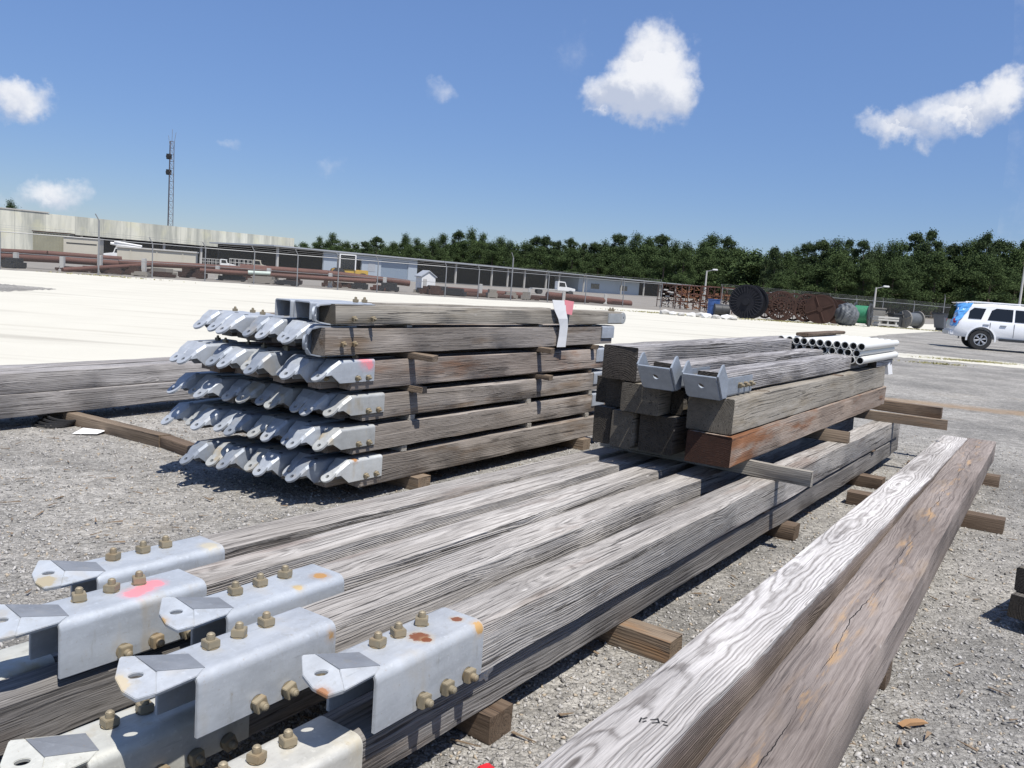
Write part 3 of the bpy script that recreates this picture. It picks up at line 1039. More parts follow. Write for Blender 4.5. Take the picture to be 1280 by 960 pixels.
# ---- tall stack of bracketed braces
FB = Frame(at(465, 607, 0.09), 34.0)
rows = [(0.09, 0.165, 8, 0.0, -0.33, W_B), (0.295, 0.15, 10, -0.06, -0.16, W_B), (0.485, 0.145, 10, -0.01, -0.17, W_B),
        (0.67, 0.165, 9, -0.10, -0.16, W_BRED), (0.875, 0.150, 8, -0.12, 0.0, W_B)]
ords = ['rightmost', 'second from right', 'third from right', 'fourth from right', 'fifth from right', 'sixth from right', 'seventh from right', 'eighth from right', 'ninth from right', 'tenth from right']
lays = ['bottom layer', 'second layer up', 'third layer up', 'fourth layer up', 'fifth layer up', 'top layer']
GRPB = 'bracketed braces in the tall stack'
WB = 0.104
BRM = {}
pinkB = galv('galvanised_steel_pink', (0.43, 0.46, 0.49), 0.0, [(0.19, -0.03, 0.085, 0.045, PINK), (0.23, -0.05, 0.06, 0.03, PINK)], stain_amt=0.1)
rustB = galv('galvanised_steel_rust_hole', (0.54, 0.56, 0.56), 0.0, [(0.05, -0.04, 0.085, 0.022, (0.45, 0.22, 0.08))], stain_amt=0.25)
for li, (z, h, n, xs, skew, mt) in enumerate(rows):
    pitch = (0.118, 0.122, 0.122, 0.130, 0.150)[li]
    for k in range(n):
        y = WB / 2 + 0.008 + k * pitch + random.uniform(-0.006, 0.006)
        x0 = -0.17 + xs + skew * y + random.uniform(-0.035, 0.035) * (1.6 if k % 2 else 0.6) - (0.055 if k % 2 else 0)
        x1 = 2.86 + random.uniform(-0.04, 0.04)
        plainend = (li == 4 and k == 0)
        lab = f'old brace in the tall stack, {lays[li]}, {ords[k]}'
        if li == 3 and k == 0:
            lab = 'red-stained brace with pink paint on its bracket, right side of the tall stack'
        if li == 0 and k == 0:
            lab = 'lowest right brace of the tall stack, rust ring on its bracket'
        if plainend:
            lab = 'brown brace with sideways bracket under the top beam of the tall stack'
            x0 = -0.42
        r = timber(FB, x0, x1, y, z, WB, h, mt, 'cross_brace', lab, 'brace', GRPB, drz=random.uniform(-0.006, 0.006), parts=True, bow=0.003)
        if not plainend:
            r.children[0].location = (0.09, 0, 0)
        gm_ = pinkB if (li == 3 and k == 0) else rustB if (li == 0 and k == 0) else G_B[random.choices((0, 1, 2), (0.58, 0.17, 0.25))[0]]
        key = (li, gm_.name, plainend)
        if key not in BRM:
            BRM[key] = bracket_far(h + 0.016 if plainend else WB + 0.018, WB + 0.018 if plainend else h + 0.012, gm_, -math.pi / 2 if plainend else 0.0)
        b = link('end_bracket', BRM[key], r, (-0.012, 0, h / 2))
        if k > 0:
            b.rotation_euler = (random.uniform(-0.05, 0.05), random.uniform(-0.035, 0.035), random.uniform(-0.03, 0.03))
            b.scale = (random.uniform(0.92, 1.06), 1, 1)
        if k < 3 or li == 4:
            for bx in (0.13, 0.215):
                add_bolt(b, BOLT_S, (bx, -(WB + 0.018) / 2, -0.012), (0, -1, 0), 0.3)
        if li in (3, 4):
            add_bolt(b, BOLT_S, (0.17, 0.0, h / 2 + 0.008), (0, 0, 1), 0.2)
        # dark disc standing in for a shaded bolt hole near the cap's front edge
        hm = MB()
        hm.cyl((0.035, -0.022, h / 2 + 0.0042), (0.035, -0.022, h / 2 + 0.0115), 0.0125, n=12)
        if not plainend:
            hm.build('bolt_hole_shade', M_DARK, b)
        # far end plate
        if li >= 1 and k < 2:
            fm = MB()
            cap(fm, x1 - x0 - 0.20, x1 - x0 + 0.012, WB + 0.018, h * 0.7, 0.018, 0.006, Matrix.Translation((0, 0, h + 0.007)))
            fm.build('far_bracket', G_B[0], r, True)
for li in range(5):
    z = rows[li][0] + rows[li][1]
    gap = (rows[li + 1][0] if li < 4 else 1.045) - z
    for q, x in enumerate((0.30, 1.72, 2.62)):
        out = ((0.0, 0.0, 0.0), (0.0, 0.0, 0.0), (0.10, 0.12, 0.0), (0.20, 0.13, 0.05), (0.0, 0.0, 0.0))[li][q] - 0.02
        pl = ('near the brackets', 'at mid length', 'near the far end')[q]
        cross_board(FB, x + random.uniform(-0.05, 0.05), -out, 1.15, z + 0.001, 0.05, gap - 0.003, W_TAN if li in (2, 3) else W_PALE,
                    'spacer_stick', f'spacer stick {pl} of the tall stack, above its {lays[li]}', 'spacer', 'spacer sticks in the tall stack')
for q, x in enumerate((0.42, 2.5)):
    cross_board(FB, x, -0.05, 1.1, 0.0, 0.12, 0.089, W_TAN, 'dunnage_block', ('orange-ended block under the near end of the tall stack', 'block under the far end of the tall stack')[q], 'dunnage', 'blocks under the tall stack')
# top layer: two flat beams and an upturned pair of channels
zt = 1.046
r = timber(FB, -0.36, 3.06, 0.06, zt, 0.13, 0.105, W_C, 'cross_brace', 'long top beam on the right edge of the tall stack with side-facing lug', 'brace', GRPB, parts=True)
b = link('end_bracket', bracket_far(0.118, 0.145, G_B[0], -math.pi / 2, 0.34), r, (-0.0, 0, 0.0525))
for bx in (0.20, 0.27):
    add_bolt(b, BOLT_S, (bx, -0.01, 0.066), (0, 0, 1), 0.3)
for bx in (0.12, 0.27):
    add_bolt(b, BOLT_S, (bx, -0.078, -0.02), (0, -1, 0), 0.3)
fe = MB()
fe.holed([Vector((3.40 + 0.05 * math.cos(a * math.pi / 6), -0.072, 0.05 + 0.05 * math.sin(a * math.pi / 6))) for a in range(12)], (3.40, -0.072, 0.05), 0.016, 0.012)
fe.box(3.12, 3.39, -0.078, -0.064, 0.01, 0.09)
fe.build('far_bracket', G_B[1], r, True)
for bx in (3.28, 3.33):
    add_bolt(r, BOLT_S, (bx, 0.0, 0.105), (0, 0, 1), 0.1)
for k, yy in enumerate((0.33, 0.47)):
    r = timber(FB, -0.10 - 0.02 * k, 2.3, yy, zt, 0.115, 0.075, W_DUN, 'cross_brace', ('top layer brace lying inside an upturned channel, second from right', 'top layer brace lying inside an upturned channel, third from right')[k], 'brace', GRPB, parts=True)
    mb = MB()
    cap(mb, -0.20, 0.30, 0.136, 0.10, 0.015, 0.007, Matrix.Translation((0, 0, 0.105)))
    mb.build('end_bracket', G_B[0], r, True)
timber(FB, 0.5, 2.75, 0.62, zt, 0.12, 0.09, W_C, 'cross_brace', 'grey top layer beam at the far left of the tall stack', 'brace', GRPB)
# paper flag and ribbon hung over the top beam
fp = FB.w(2.0, -0.018, 0)
rb = thing('marker_ribbon', 'white and pink marker ribbon hanging down the side of the tall stack', 'ribbon', (fp.x, fp.y, 0.87), FB.rz)
mb = MB()
pts = [(0.0, -0.004, 0.0), (0.005, -0.008, 0.08), (0.0, -0.014, 0.16), (-0.03, -0.018, 0.22), (-0.07, -0.012, 0.285), (-0.09, -0.006, 0.36)]
wd = [0.055, 0.05, 0.05, 0.06, 0.075, 0.085]
for (p0, w0), (p1, w1) in zip(list(zip(pts, wd))[:-1], list(zip(pts, wd))[1:]):
    mb.plate([(p0[0] - w0, p0[1], p0[2]), (p0[0] + w0, p0[1] - 0.012, p0[2]), (p1[0] + w1, p1[1] - 0.012, p1[2]), (p1[0] - w1, p1[1], p1[2])], 0.002)
mb.build('ribbon_tail', M_PAPER, rb, True)
mb = MB()
mb.plate([(0.0, -0.02, 0.26), (0.10, -0.024, 0.25), (0.11, -0.028, 0.355), (-0.02, -0.02, 0.365)], 0.003)
mb.build('pink_flag', M_PINKP, rb)

# ---- square timbers on top of the low stack
FC = Frame(at(911, 586, 0.475), 33.6)
ZC = 0.475


def ct(x0, x1, y0, y1, z0, z1, mat, label, name='square_timber', group='timbers laid over the low stack', parts=False, drz=0.0):
    return timber(FC, x0, x1, (y0 + y1) / 2, z0, y1 - y0, z1 - z0, mat, name, label, 'timber', group, drz, parts, 0.003)


ct(0.0, 4.12, 0.0, 0.245, ZC, ZC + 0.165, W_CRED, 'lower right square timber with rust-red face and dark red end')
ct(0.02, 4.05, 0.012, 0.262, ZC + 0.170, ZC + 0.352, W_C, 'upper right square timber, tan grey, lying on the rust-red one')
ct(0.05, 3.9, 0.34, 0.54, ZC, ZC + 0.205, W_CDARK, 'blackened bottom timber just left of the rust-red one')
ct(0.02, 3.9, 0.57, 0.70, ZC, ZC + 0.205, W_C, 'bottom timber with a pale patch on its end, between two black ones')
ct(0.05, 3.9, 0.72, 0.83, ZC, ZC + 0.205, W_CDARK, 'blackened bottom timber at the left edge of the square stack')
ct(0.0, 3.9, 0.42, 0.645, ZC + 0.21, ZC + 0.372, W_C, 'middle layer timber with grain-lit grey end, left of the brackets')
ct(0.10, 3.9, 0.67, 0.79, ZC + 0.21, ZC + 0.372, W_CDARK, 'blackened middle layer timber, left')
ct(0.18, 3.0, 0.80, 0.90, ZC + 0.21, ZC + 0.362, W_CDARK, 'blackened middle layer timber at the far left edge')
ct(0.0, 3.3, 0.565, 0.775, ZC + 0.378, ZC + 0.565, W_RIB, 'ribbed grey top timber with a dark jagged end')
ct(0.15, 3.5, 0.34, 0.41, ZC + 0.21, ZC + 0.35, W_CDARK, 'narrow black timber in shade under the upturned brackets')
# boards under the square stack
cross_board(FC, 0.34, -0.335, 0.93, 0.391, 0.045, 0.082, W_PALE, 'bearer_board', 'pale board on edge under the near end of the square timbers', 'board', 'bearer boards under the square timbers', -0.03)
cross_board(FC, 2.00, -0.16, 0.93, 0.391, 0.05, 0.082, W_TAN, 'bearer_board', 'tan board on edge under the middle of the square timbers', 'board', 'bearer boards under the square timbers')
cross_board(FC, 3.55, -0.60, 0.93, 0.391, 0.05, 0.082, W_TAN, 'bearer_board', 'brown board sticking far out right under the square timbers', 'board', 'bearer boards under the square timbers', 0.04)
cross_board(FC, 4.32, -0.46, 0.93, 0.391, 0.06, 0.10, W_DUN, 'bearer_board', 'dark weathered board beyond the far end of the square timbers', 'board', 'bearer boards under the square timbers', -0.04)


def bracket_up(parent, W, x_off=0.0):
    """upturned saddle: web below, low flanges on the timber, tall pointed cheeks and a holed front plate"""
    mb = MB()
    t = 0.010
    M = Matrix.Rotation(math.pi, 4, 'X')
    cap(mb, 0.0, 0.42, W, 0.100, 0.016, t, M)
    y = W / 2
    pl = [Vector((-0.06, -y, 0.0)), Vector((-0.06, y, 0.0)), Vector((-0.150, y, 0.118)), Vector((-0.150, -y, 0.118))]
    mb.holed(pl, (-0.110, 0, 0.0655), 0.018, t, 20, 0.7)
    mb.plate([(0.0, -y + 0.004, 0.0005), (0.0, y - 0.004, 0.0005), (-0.062, y - 0.004, 0.0005), (-0.062, -y + 0.004, 0.0005)], t)
    for s in (-1, 1):
        c = [(0.0, s * y, 0.0), (-0.06, s * y, 0.0), (-0.150, s * y, 0.118), (-0.100, s * y, 0.172), (-0.080, s * y, 0.178), (-0.025, s * y, 0.120), (0.0, s * y, 0.100)]
        mb.plate(c if s < 0 else c[::-1], t)
    return mb.build('end_bracket', G_C, parent, True, 0.0015)


for k, (yy, zz, xx, ln) in enumerate(((0.160, ZC + 0.368, 0.03, 3.55), (0.392, ZC + 0.388, -0.02, 3.4))):
    lab = ('ribbed dark brace with upturned grey bracket over the tan timber', 'ribbed dark brace with upturned grey bracket, left of the other')[k]
    r = ct(xx, xx + ln, yy - 0.077, yy + 0.077, zz, zz + 0.112, W_RIB, lab, 'brace_timber', None, True)
    r.children[0].location = (0.02, 0, 0.0)
    b = bracket_up(r, 0.178)
    b.location = (0.0, 0, -0.012)
    for bx in (0.20, 0.29, 0.38):
        add_bolt(b, BOLT_S, (bx, -0.089, 0.055), (0, -1, 0), 0.2)
for q, x in enumerate((0.6, 2.4)):
    cross_board(FC, x, 0.02, 0.55, ZC + 0.3525, 0.06, 0.0035, W_DUN, 'shim_batten', ('thin shim under the near end of the upturned braces', 'thin shim under the far end of the upturned braces')[q], 'shim')
# white pipes on the far end of the square stack
cross_board(FC, 3.6, 0.33, 0.8, ZC + 0.375, 0.09, 0.035, W_PALE, 'pipe_bearer', 'small board carrying the white pipes', 'board')
cnt = 0
plab = ['bottom', 'middle', 'top']
for row in range(3):
    nn = 9 + (row == 2) * 2
    for k in range(nn):
        y = 0.02 + k * 0.064 + (row % 2) * 0.032
        z = ZC + 0.445 + row * 0.0555
        mb = MB()
        mb.tube((0, 0, 0), (1.55 + random.uniform(-0.05, 0.05), 0, 0), 0.031, 0.026, 12)
        o = mb.build('plastic_pipe', M_PVC, None, True)
        o.location = FC.w(2.95 + random.uniform(-0.02, 0.02), y, z)
        o.rotation_euler = (0, 0, FC.rz)
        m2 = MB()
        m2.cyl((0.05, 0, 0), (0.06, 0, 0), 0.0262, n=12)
        m2.build('bore_shade_plug', M_DARK, o)  # dark plug painting the shade inside the open pipe
        tag(o, None, 'pipe', 'white plastic pipes in a bundle')
        tag(o, ['white plastic pipe in the lowest row of the bundle', 'white plastic pipe in the middle row of the bundle', 'white plastic pipe in the top row of the bundle'][row])
timber(FC, 3.05, 4.6, 0.52, ZC + 0.592, 0.10, 0.03, W_DUN, 'loose_board', 'thin dark board lying on top of the white pipes', 'board', None, 0.03)
# timbers carrying the pipe bundle
ct(2.6, 4.35, -0.02, 0.14, ZC + 0.360, ZC + 0.476, W_C, 'short timber under the right side of the white pipes')if False else None
timber(FC, 3.65, 4.40, 0.16, ZC + 0.356, 0.28, 0.055, W_RIB, 'short_timber', 'short grey timber under the far ends of the white pipes', 'timber')
timber(FC, 4.02, 4.75, 0.20, 0.40, 0.16, 0.14, W_RIB, 'short_timber', 'low grey timber lying beyond the far end of the square stack', 'timber')
timber(FC, 4.05, 4.62, 0.22, 0.56, 0.14, 0.12, W_RIB, 'short_timber', 'upper grey timber end lying beyond the far end of the square stack', 'timber')
fr_ = MB()
fr_.add([(0.02 * random.uniform(-1, 1) + x * 0.2, 0.02 * random.uniform(-1, 1) + y * 0.16, z * 0.13 + random.uniform(0, 0.03)) for x in (0, .5, 1) for y in (0, 1) for z in (0, 1)],
        [(0, 1, 3, 2), (0, 1, 5, 4), (2, 3, 7, 6), (4, 5, 9, 8), (6, 7, 11, 10), (1, 3, 7, 5), (5, 7, 11, 9), (8, 9, 11, 10)])
o = fr_.build('plastic_sheet', M_PAPER, None, True)
o.location = FC.w(4.20, 0.02, ZC + 0.245)
o.rotation_euler = (0, 0, FC.rz)
tag(o, 'scrap of white plastic hanging at the far end of the pipes', 'litter')

# wood splinters and bark bits trodden into the gravel (uncountable)
sp_ = MB()
rs_ = random.Random(77)
for k in range(420):
    r_, a_ = 1.6 + 7 * rs_.random(), rs_.uniform(-0.7, 0.75)
    x, y = r_ * math.sin(a_), r_ * math.cos(a_)
    l_, w_, t_ = rs_.uniform(0.012, 0.05), rs_.uniform(0.003, 0.008), rs_.uniform(0, 6.28)
    c_, s_ = math.cos(t_), math.sin(t_)
    z = 0.008 + rs_.uniform(0, 0.006)
    sp_.plate([(x - c_ * l_ - s_ * w_, y - s_ * l_ + c_ * w_, z), (x + c_ * l_, y + s_ * l_, z + rs_.uniform(-0.004, 0.006)), (x - c_ * l_ + s_ * w_, y - s_ * l_ - c_ * w_, z + 0.002)], 0.003)
tag(sp_.build('wood_splinters', plain('splinter_wood', (0.20, 0.145, 0.095), 0.9, 0, 0.5, 3)), 'small wood splinters trodden into the grey gravel', 'splinters', kind='stuff')

# ---- two long beams in the right foreground
n0, n1 = at(668, 960, 0.29), at(1178, 543, 0.29)
dd = n1 - n0
FD = Frame(n0, math.degrees(math.atan2(dd.x, dd.y)))
LD = dd.length
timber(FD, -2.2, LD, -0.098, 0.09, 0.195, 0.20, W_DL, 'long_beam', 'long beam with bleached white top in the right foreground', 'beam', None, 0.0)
q0, q1 = at(1018, 960, 0.262), at(1246, 552, 0.262)
d2 = q1 - q0
FD2 = Frame(q0, math.degrees(math.atan2(d2.x, d2.y)))
timber(FD2, -2.2, d2.length, 0.117, 0.09, 0.225, 0.172, W_DR, 'long_beam', 'brown cracked beam with orange patches lying right of the bleached beam', 'beam')
for k, (x, a, b_) in enumerate(((1.7, -0.46, 0.0), (4.55, -0.64, 0.30), (6.2, -0.5, 0.18))):
    cross_board(FD, x, a, b_, 0.0, 0.12, 0.088, W_DUN, 'dunnage_block', ('block under the near part of the two long beams', 'dark block sticking out right under the two long beams', 'block under the far part of the two long beams')[k], 'dunnage', 'dunnage under the long beams')

# small illegible stamp burnt into the bleached beam
db_ = [o for o in COL.objects if o.name == 'long_beam'][0]
mb = MB()
for (px, py, dx, dy) in ((799, 903, 3, -6), (803, 899, 6, -2), (803, 903, 5, -2), (813, 900, 8, -1), (815, 904, 8, -1), (822, 898, 2, 6), (827, 901, 7, 2), (829, 906, 6, 1)):
    a_, b_ = FD.loc(at(px, py, 0.29)), FD.loc(at(px + dx, py + dy, 0.29))
    p0, p1 = Vector((a_[0] + 2.2, a_[1] + 0.098, 0.2004)), Vector((b_[0] + 2.2, b_[1] + 0.098, 0.2004))
    sd = (p1 - p0).cross(Vector((0, 0, 1))).normalized() * 0.0022
    mb.plate([p0 - sd, p1 - sd, p1 + sd, p0 + sd], -0.0012)
mb.build('burnt_stamp', M_DARK, db_)

# ---- beams at the left, beyond the open ground
FE = Frame(at(0, 523, 0.1), 29.5)
timber(FE, -2.5, 3.6, 0.10, 0.095, 0.20, 0.17, W_E, 'grey_beam', 'silver grey lower front beam at the left edge', 'beam', None, bow=0.006)
timber(FE, -2.5, 3.5, 0.115, 0.267, 0.19, 0.155, W_E, 'grey_beam', 'silver grey upper front beam with pale knots at the left edge', 'beam', None, bow=0.006)
timber(FE, -2.5, 3.3, 0.34, 0.095, 0.20, 0.17, W_E, 'grey_beam', 'grey lower beam hidden behind the left front beams', 'beam')
timber(FE, -2.5, 3.4, 0.33, 0.267, 0.20, 0.16, W_E, 'grey_beam', 'grey upper beam behind the left front beams', 'beam')
for x, z in ((0.25, 0.33), (2.2, 0.38), (0.1, 0.16)):
    pass
for k, (p, q) in enumerate((((100, 517), (206, 543)), ((203, 541), (262, 562)))):
    a, b_ = at(*p, 0.09), at(*q, 0.09)
    d = b_ - a
    fr = Frame(a, math.degrees(math.atan2(d.x, d.y)))
    timber(fr, -0.5 if k == 0 else 0, d.length, 0.0, 0.0, 0.10, 0.09 - 0.012 * k, W_DUN if k else W_TAN, 'dunnage_block', ('tan block reaching out from under the left grey beams', 'brown block on the gravel left of the tall stack')[k], 'dunnage')
cross_board(FE, 3.1, -0.05, 0.5, 0.0, 0.1, 0.093, W_DUN, 'dunnage_block', 'block under the far end of the left grey beams', 'dunnage')
cross_board(FE, -1.0, -0.02, 0.5, 0.0, 0.1, 0.093, W_DUN, 'dunnage_block', 'block under the left end of the grey beams outside the frame', 'dunnage')
hm = MB()
pc = at(66, 527, 0.03)
for k in range(4):
    hm.ring((0.02 * k, 0.01 * k, 0.012 + 0.016 * k), (0.05 * k, 0.03, 1), 0.13 - 0.01 * k, 0.014, 28)
o = hm.build('black_hose', M_BLACK, None, True)
o.location = (pc.x, pc.y, 0.0)
tag(o, 'coil of black hose on the gravel beside the left grey beams', 'hose')
# ---- stack cut off by the right edge
FG = Frame(at(1262, 738, 0.17), 47.0)
for k in range(2):
    timber(FG, -0.02 + 0.04 * k, 3.0, -0.12, 0.06 + k * 0.11, 0.22, 0.105, W_CDARK, 'dark_beam', ('dark beam cut off at the right edge, lower', 'dark beam cut off at the right edge, upper')[k], 'beam', None)
cross_board(FG, 0.4, -0.3, 0.05, 0.0, 0.1, 0.058, W_DUN, 'dunnage_block', 'block under the dark beams at the right edge', 'dunnage')

# ---- litter
p = at(112, 543, 0)
mb = MB()
mb.add([(0, 0, 0.004), (0.17, 0.03, 0.01), (0.19, 0.13, 0.02), (0.02, 0.12, 0.03), (0.09, 0.07, 0.035)], [(0, 1, 4), (1, 2, 4), (2, 3, 4), (3, 0, 4), (3, 2, 1, 0)])
o = mb.build('paper_scrap', M_PAPER, None, False)
o.location = (p.x - 0.1, p.y - 0.06, 0.004)
tag(o, 'white scrap of paper on the gravel by the tan block', 'litter')
p = at(606, 971, 0)
mb = MB()
mb.prism([(-0.028, 0), (0.03, 0), (0.034, 0.012), (0.01, 0.03), (-0.02, 0.022)], -0.014, 0.016)
o = mb.build('plastic_scrap', M_RED, None, True, 0.003)
o.location = (p.x, p.y, 0.004)
o.rotation_euler = (0.1, 0.1, 0.5)
tag(o, 'red plastic scrap lying on the gravel at the bottom edge', 'litter')
p = at(1140, 909, 0)
mb = MB()
mb.prism([(-0.05, 0), (-0.02, 0.012), (0.03, 0.01), (0.055, 0.003), (0.02, 0.0)], -0.012, 0.012)
o = mb.build('wood_chip', plain('orange_wood_chip', (0.33, 0.19, 0.09), 0.8, 0, 0.2, 20), None, True)
o.location = (p.x, p.y, 0.012)
o.rotation_euler = (0, 0, 0.3)
tag(o, 'orange wood chip on the gravel right of the long beams', 'wood chip')

# ================================================================== background
# ---- chain-link fence
FP = [at(*q) for q in ((-120, 326), (0, 337), (123, 344.5), (190, 348), (256, 351.5), (317, 355.5), (371, 359), (422, 362.4), (471, 365.5), (556, 371), (597, 373), (638, 375.2), (684, 377.8), (731, 380.3), (778, 383), (825, 386))]
FP2 = [at(*q) for q in ((900, 391.5), (945, 394), (990, 396.5), (1035, 399), (1068, 401), (1101, 403), (1140, 404.8), (1177, 406), (1215, 408), (1255, 410), (1300, 412), (1345, 414))]


def mesh_fabric():
    m, t = newmat('chain_link_wire')
    tr = t.n('ShaderNodeBsdfTransparent')
    b = t.n('ShaderNodeBsdfPrincipled')
    b.inputs['Base Color'].default_value = (0.33, 0.34, 0.34, 1)
    b.inputs['Roughness'].default_value = 0.6
    mx = t.n('ShaderNodeMixShader')
    mx.inputs[0].default_value = 0.07
    t.t.links.new(tr.outputs[0], mx.inputs[1])
    t.t.links.new(b.outputs[0], mx.inputs[2])
    o = t.n('ShaderNodeOutputMaterial')
    t.t.links.new(mx.outputs[0], o.inputs[0])
    return m


M_LINK = mesh_fabric()


def fence(P, label, hgt=1.95, tall=()):
    root = thing('chain_link_fence', label, 'fence', P[0])
    o = P[0]
    fb, rl, wr = MB(), MB(), MB()
    for i, p in enumerate(P):
        q = p - o
        mb = MB()
        h = hgt + (1.0 if i in tall else 0.0)
        mb.cyl((q.x, q.y, 0), (q.x, q.y, h), 0.045 if i in tall else 0.035, n=8)
        mb.cyl((q.x, q.y, h), (q.x - 0.14, q.y - 0.14, h + 0.34), 0.028, n=6)
        mb.build('post', M_GALVP, root, True)
        if i:
            a = P[i - 1] - o
            fb.add([(a.x, a.y, 0.05), (q.x, q.y, 0.05), (q.x, q.y, hgt - 0.02), (a.x, a.y, hgt - 0.02)], [(0, 1, 2, 3)])
            rl.cyl((a.x, a.y, hgt), (q.x, q.y, hgt), 0.028, n=6)
            rl.cyl((a.x, a.y, 0.9), (q.x, q.y, 0.9), 0.014, n=5)
            for k in (0.12, 0.23, 0.34):
                f_ = k / 0.34 * 0.14
                wr.cyl((a.x - f_, a.y - f_, hgt + k), (q.x - f_, q.y - f_, hgt + k), 0.006, n=4)
    fb.build('wire_mesh', M_LINK, root)
    rl.build('rail', M_GALVP, root, True)
    wr.build('barbed_wire', M_GALVP, root)
    return root


fence(FP, 'long chain-link fence with slanted barbed-wire arms behind the white yard', tall=(2, 11))
fence(FP2, 'chain-link fence behind the cable reels and bins on the right', tall=(7,))


# ---- rack of long rusty pipes behind the fence
def pipe(pts, r, label, mat=M_RUSTP):
    mb = MB()
    for a, b in zip(pts[:-1], pts[1:]):
        mb.cyl(a, b, r, n=12)
    tag(mb.build('steel_pipe', mat, None, True), label, 'pipe', 'rusty pipes behind the fence')


def fy(px):
    """depth of the fence line below a pixel column"""
    best = None
    for a, b in zip(FP[:-1], FP[1:]):
        for k in range(11):
            p = a.lerp(b, k / 10)
            x = 640 + F_PX * p.x / p.y
            if best is None or abs(x - px) < best[0]:
                best = (abs(x - px), p.y)
    return best[1]


def pp(px, py, off=4.0):
    return aty(px, py, fy(px) + off)


pipe([pp(-60, 311, 6), pp(60, 317, 6), pp(152, 324, 6)], 0.17, 'rusty pipe at the far left, highest of its rack')
pipe([pp(-60, 318, 5), pp(80, 325, 5), pp(168, 331, 5)], 0.20, 'rusty pipe at the far left, below the highest one')
pipe([pp(78, 337.5, 3), pp(190, 331, 5)], 0.14, 'rusty pipe slanting down toward the left behind the tall fence post')
pipe([pp(148, 328, 5), pp(250, 333, 5), pp(340, 339, 5)], 0.19, 'long rusty pipe running behind the beige containers')
pipe([pp(300, 334, 6.5), pp(410, 342, 6.5), pp(512, 354, 6.5)], 0.23, 'long thick rusty pipe in front of the grey workshop')
pipe([pp(250, 338, 4), pp(372, 346, 4), pp(470, 352, 4)], 0.15, 'thinner rusty pipe below the thick one at the workshop')
pipe([pp(310, 340.5, 3.6), pp(338, 342, 3.6)], 0.13, 'short pale green pipe piece on the rusty rack', plain('pale_green_pipe', (0.45, 0.52, 0.46), 0.6))
pipe([pp(535, 361, 6), pp(660, 370, 6)], 0.25, 'rusty pipe in front of the open canopy')
pipe([pp(540, 366, 4), pp(640, 372, 4)], 0.18, 'darker rusty pipe below the canopy one', M_RUST)
pipe([pp(684, 368.5, 5), pp(788, 379.5, 5)], 0.26, 'rusty pipe by the white truck and the blue room')
pipe([pp(660, 371, 6), pp(735, 377, 6)], 0.18, 'dark rusty pipe left of the blue room', M_RUST)
for k, (px, py, r) in enumerate(((78, 336, 4.5), (180, 338, 4.5), (272, 347, 4.5), (336, 350, 4.5), (413, 356, 4.5), (481, 361, 4.5), (531, 363, 4.5), (601, 369, 4.5), (662, 374, 4.5), (705, 377, 4.5), (757, 381, 4.5), (20, 331, 5.0), (125, 334, 5))):
    p = pp(px, py - 9, r)
    mb = MB()
    mb.box(-0.12, 0.12, -0.12, 0.12, 0, p.z + 0.30)
    mb.box(-0.16, 0.16, -0.16, 0.16, 0, 0.10)
    o = mb.build('pipe_support', M_CONC, None, False, 0.02, (p.x, p.y, 0))
    tag(o, 'short concrete post carrying the rusty pipes', 'support post', 'concrete posts under the pipes')
# jumble of odd pieces lying under the pipes
for k in range(46):
    px = random.uniform(-10, 770)
    p = pp(px, 340 + px * 0.055, random.uniform(2.5, 8))
    mb = MB()
    w_, d_, h_ = random.uniform(0.25, 0.9), random.uniform(0.3, 0.8), random.uniform(0.15, 0.6)
    mb.box(-w_, w_, -d_, d_, 0.06, 0.06 + h_ * 0.55)
    mb.box(-w_ * 0.7, w_ * 0.8, -d_ * 0.8, d_ * 0.6, h_ * 0.55 + 0.06, h_ + 0.06)
    mb.box(-w_ * 0.9, -w_ * 0.7, -d_, d_, 0, 0.06)
    mb.box(w_ * 0.7, w_ * 0.9, -d_, d_, 0, 0.06)
    o = mb.build('scrap_stack', random.choice([M_RUST, M_RUST, M_DARK, M_DARK, M_FARGROUND, M_RUST, M_RUSTP, M_REDM if px < 90 else M_DARK]), None, False, 0.0, (p.x, p.y, 0))
    o.rotation_euler = (0, 0, random.uniform(-0.4, 0.4))
    tag(o, 'low pile of scrap lying under the rusty pipes behind the fence', 'scrap pile', 'scrap piles under the pipes')

# ---- big pale warehouse
WA0, WA1 = at(-160, 245, 7.2), at(368, 298, 7.2)
dw = WA1 - WA0
LW = math.hypot(dw.x, dw.y)
wr_ = thing('warehouse', 'long pale concrete-panel warehouse with a deep dark loading bay', 'warehouse', (WA0.x, WA0.y, 0), math.atan2(dw.y, dw.x))


def along(O, d, px, py=300):
    """distance along a facade line at which a pixel column meets it"""
    r = ray(px, py)
    ux, uy = d.x / math.hypot(d.x, d.y), d.y / math.hypot(d.x, d.y)
    # O + u s = k r
    det = ux * (-r.y) - uy * (-r.x)
    return ((-O.x) * (-r.y) - (-O.y) * (-r.x)) / det


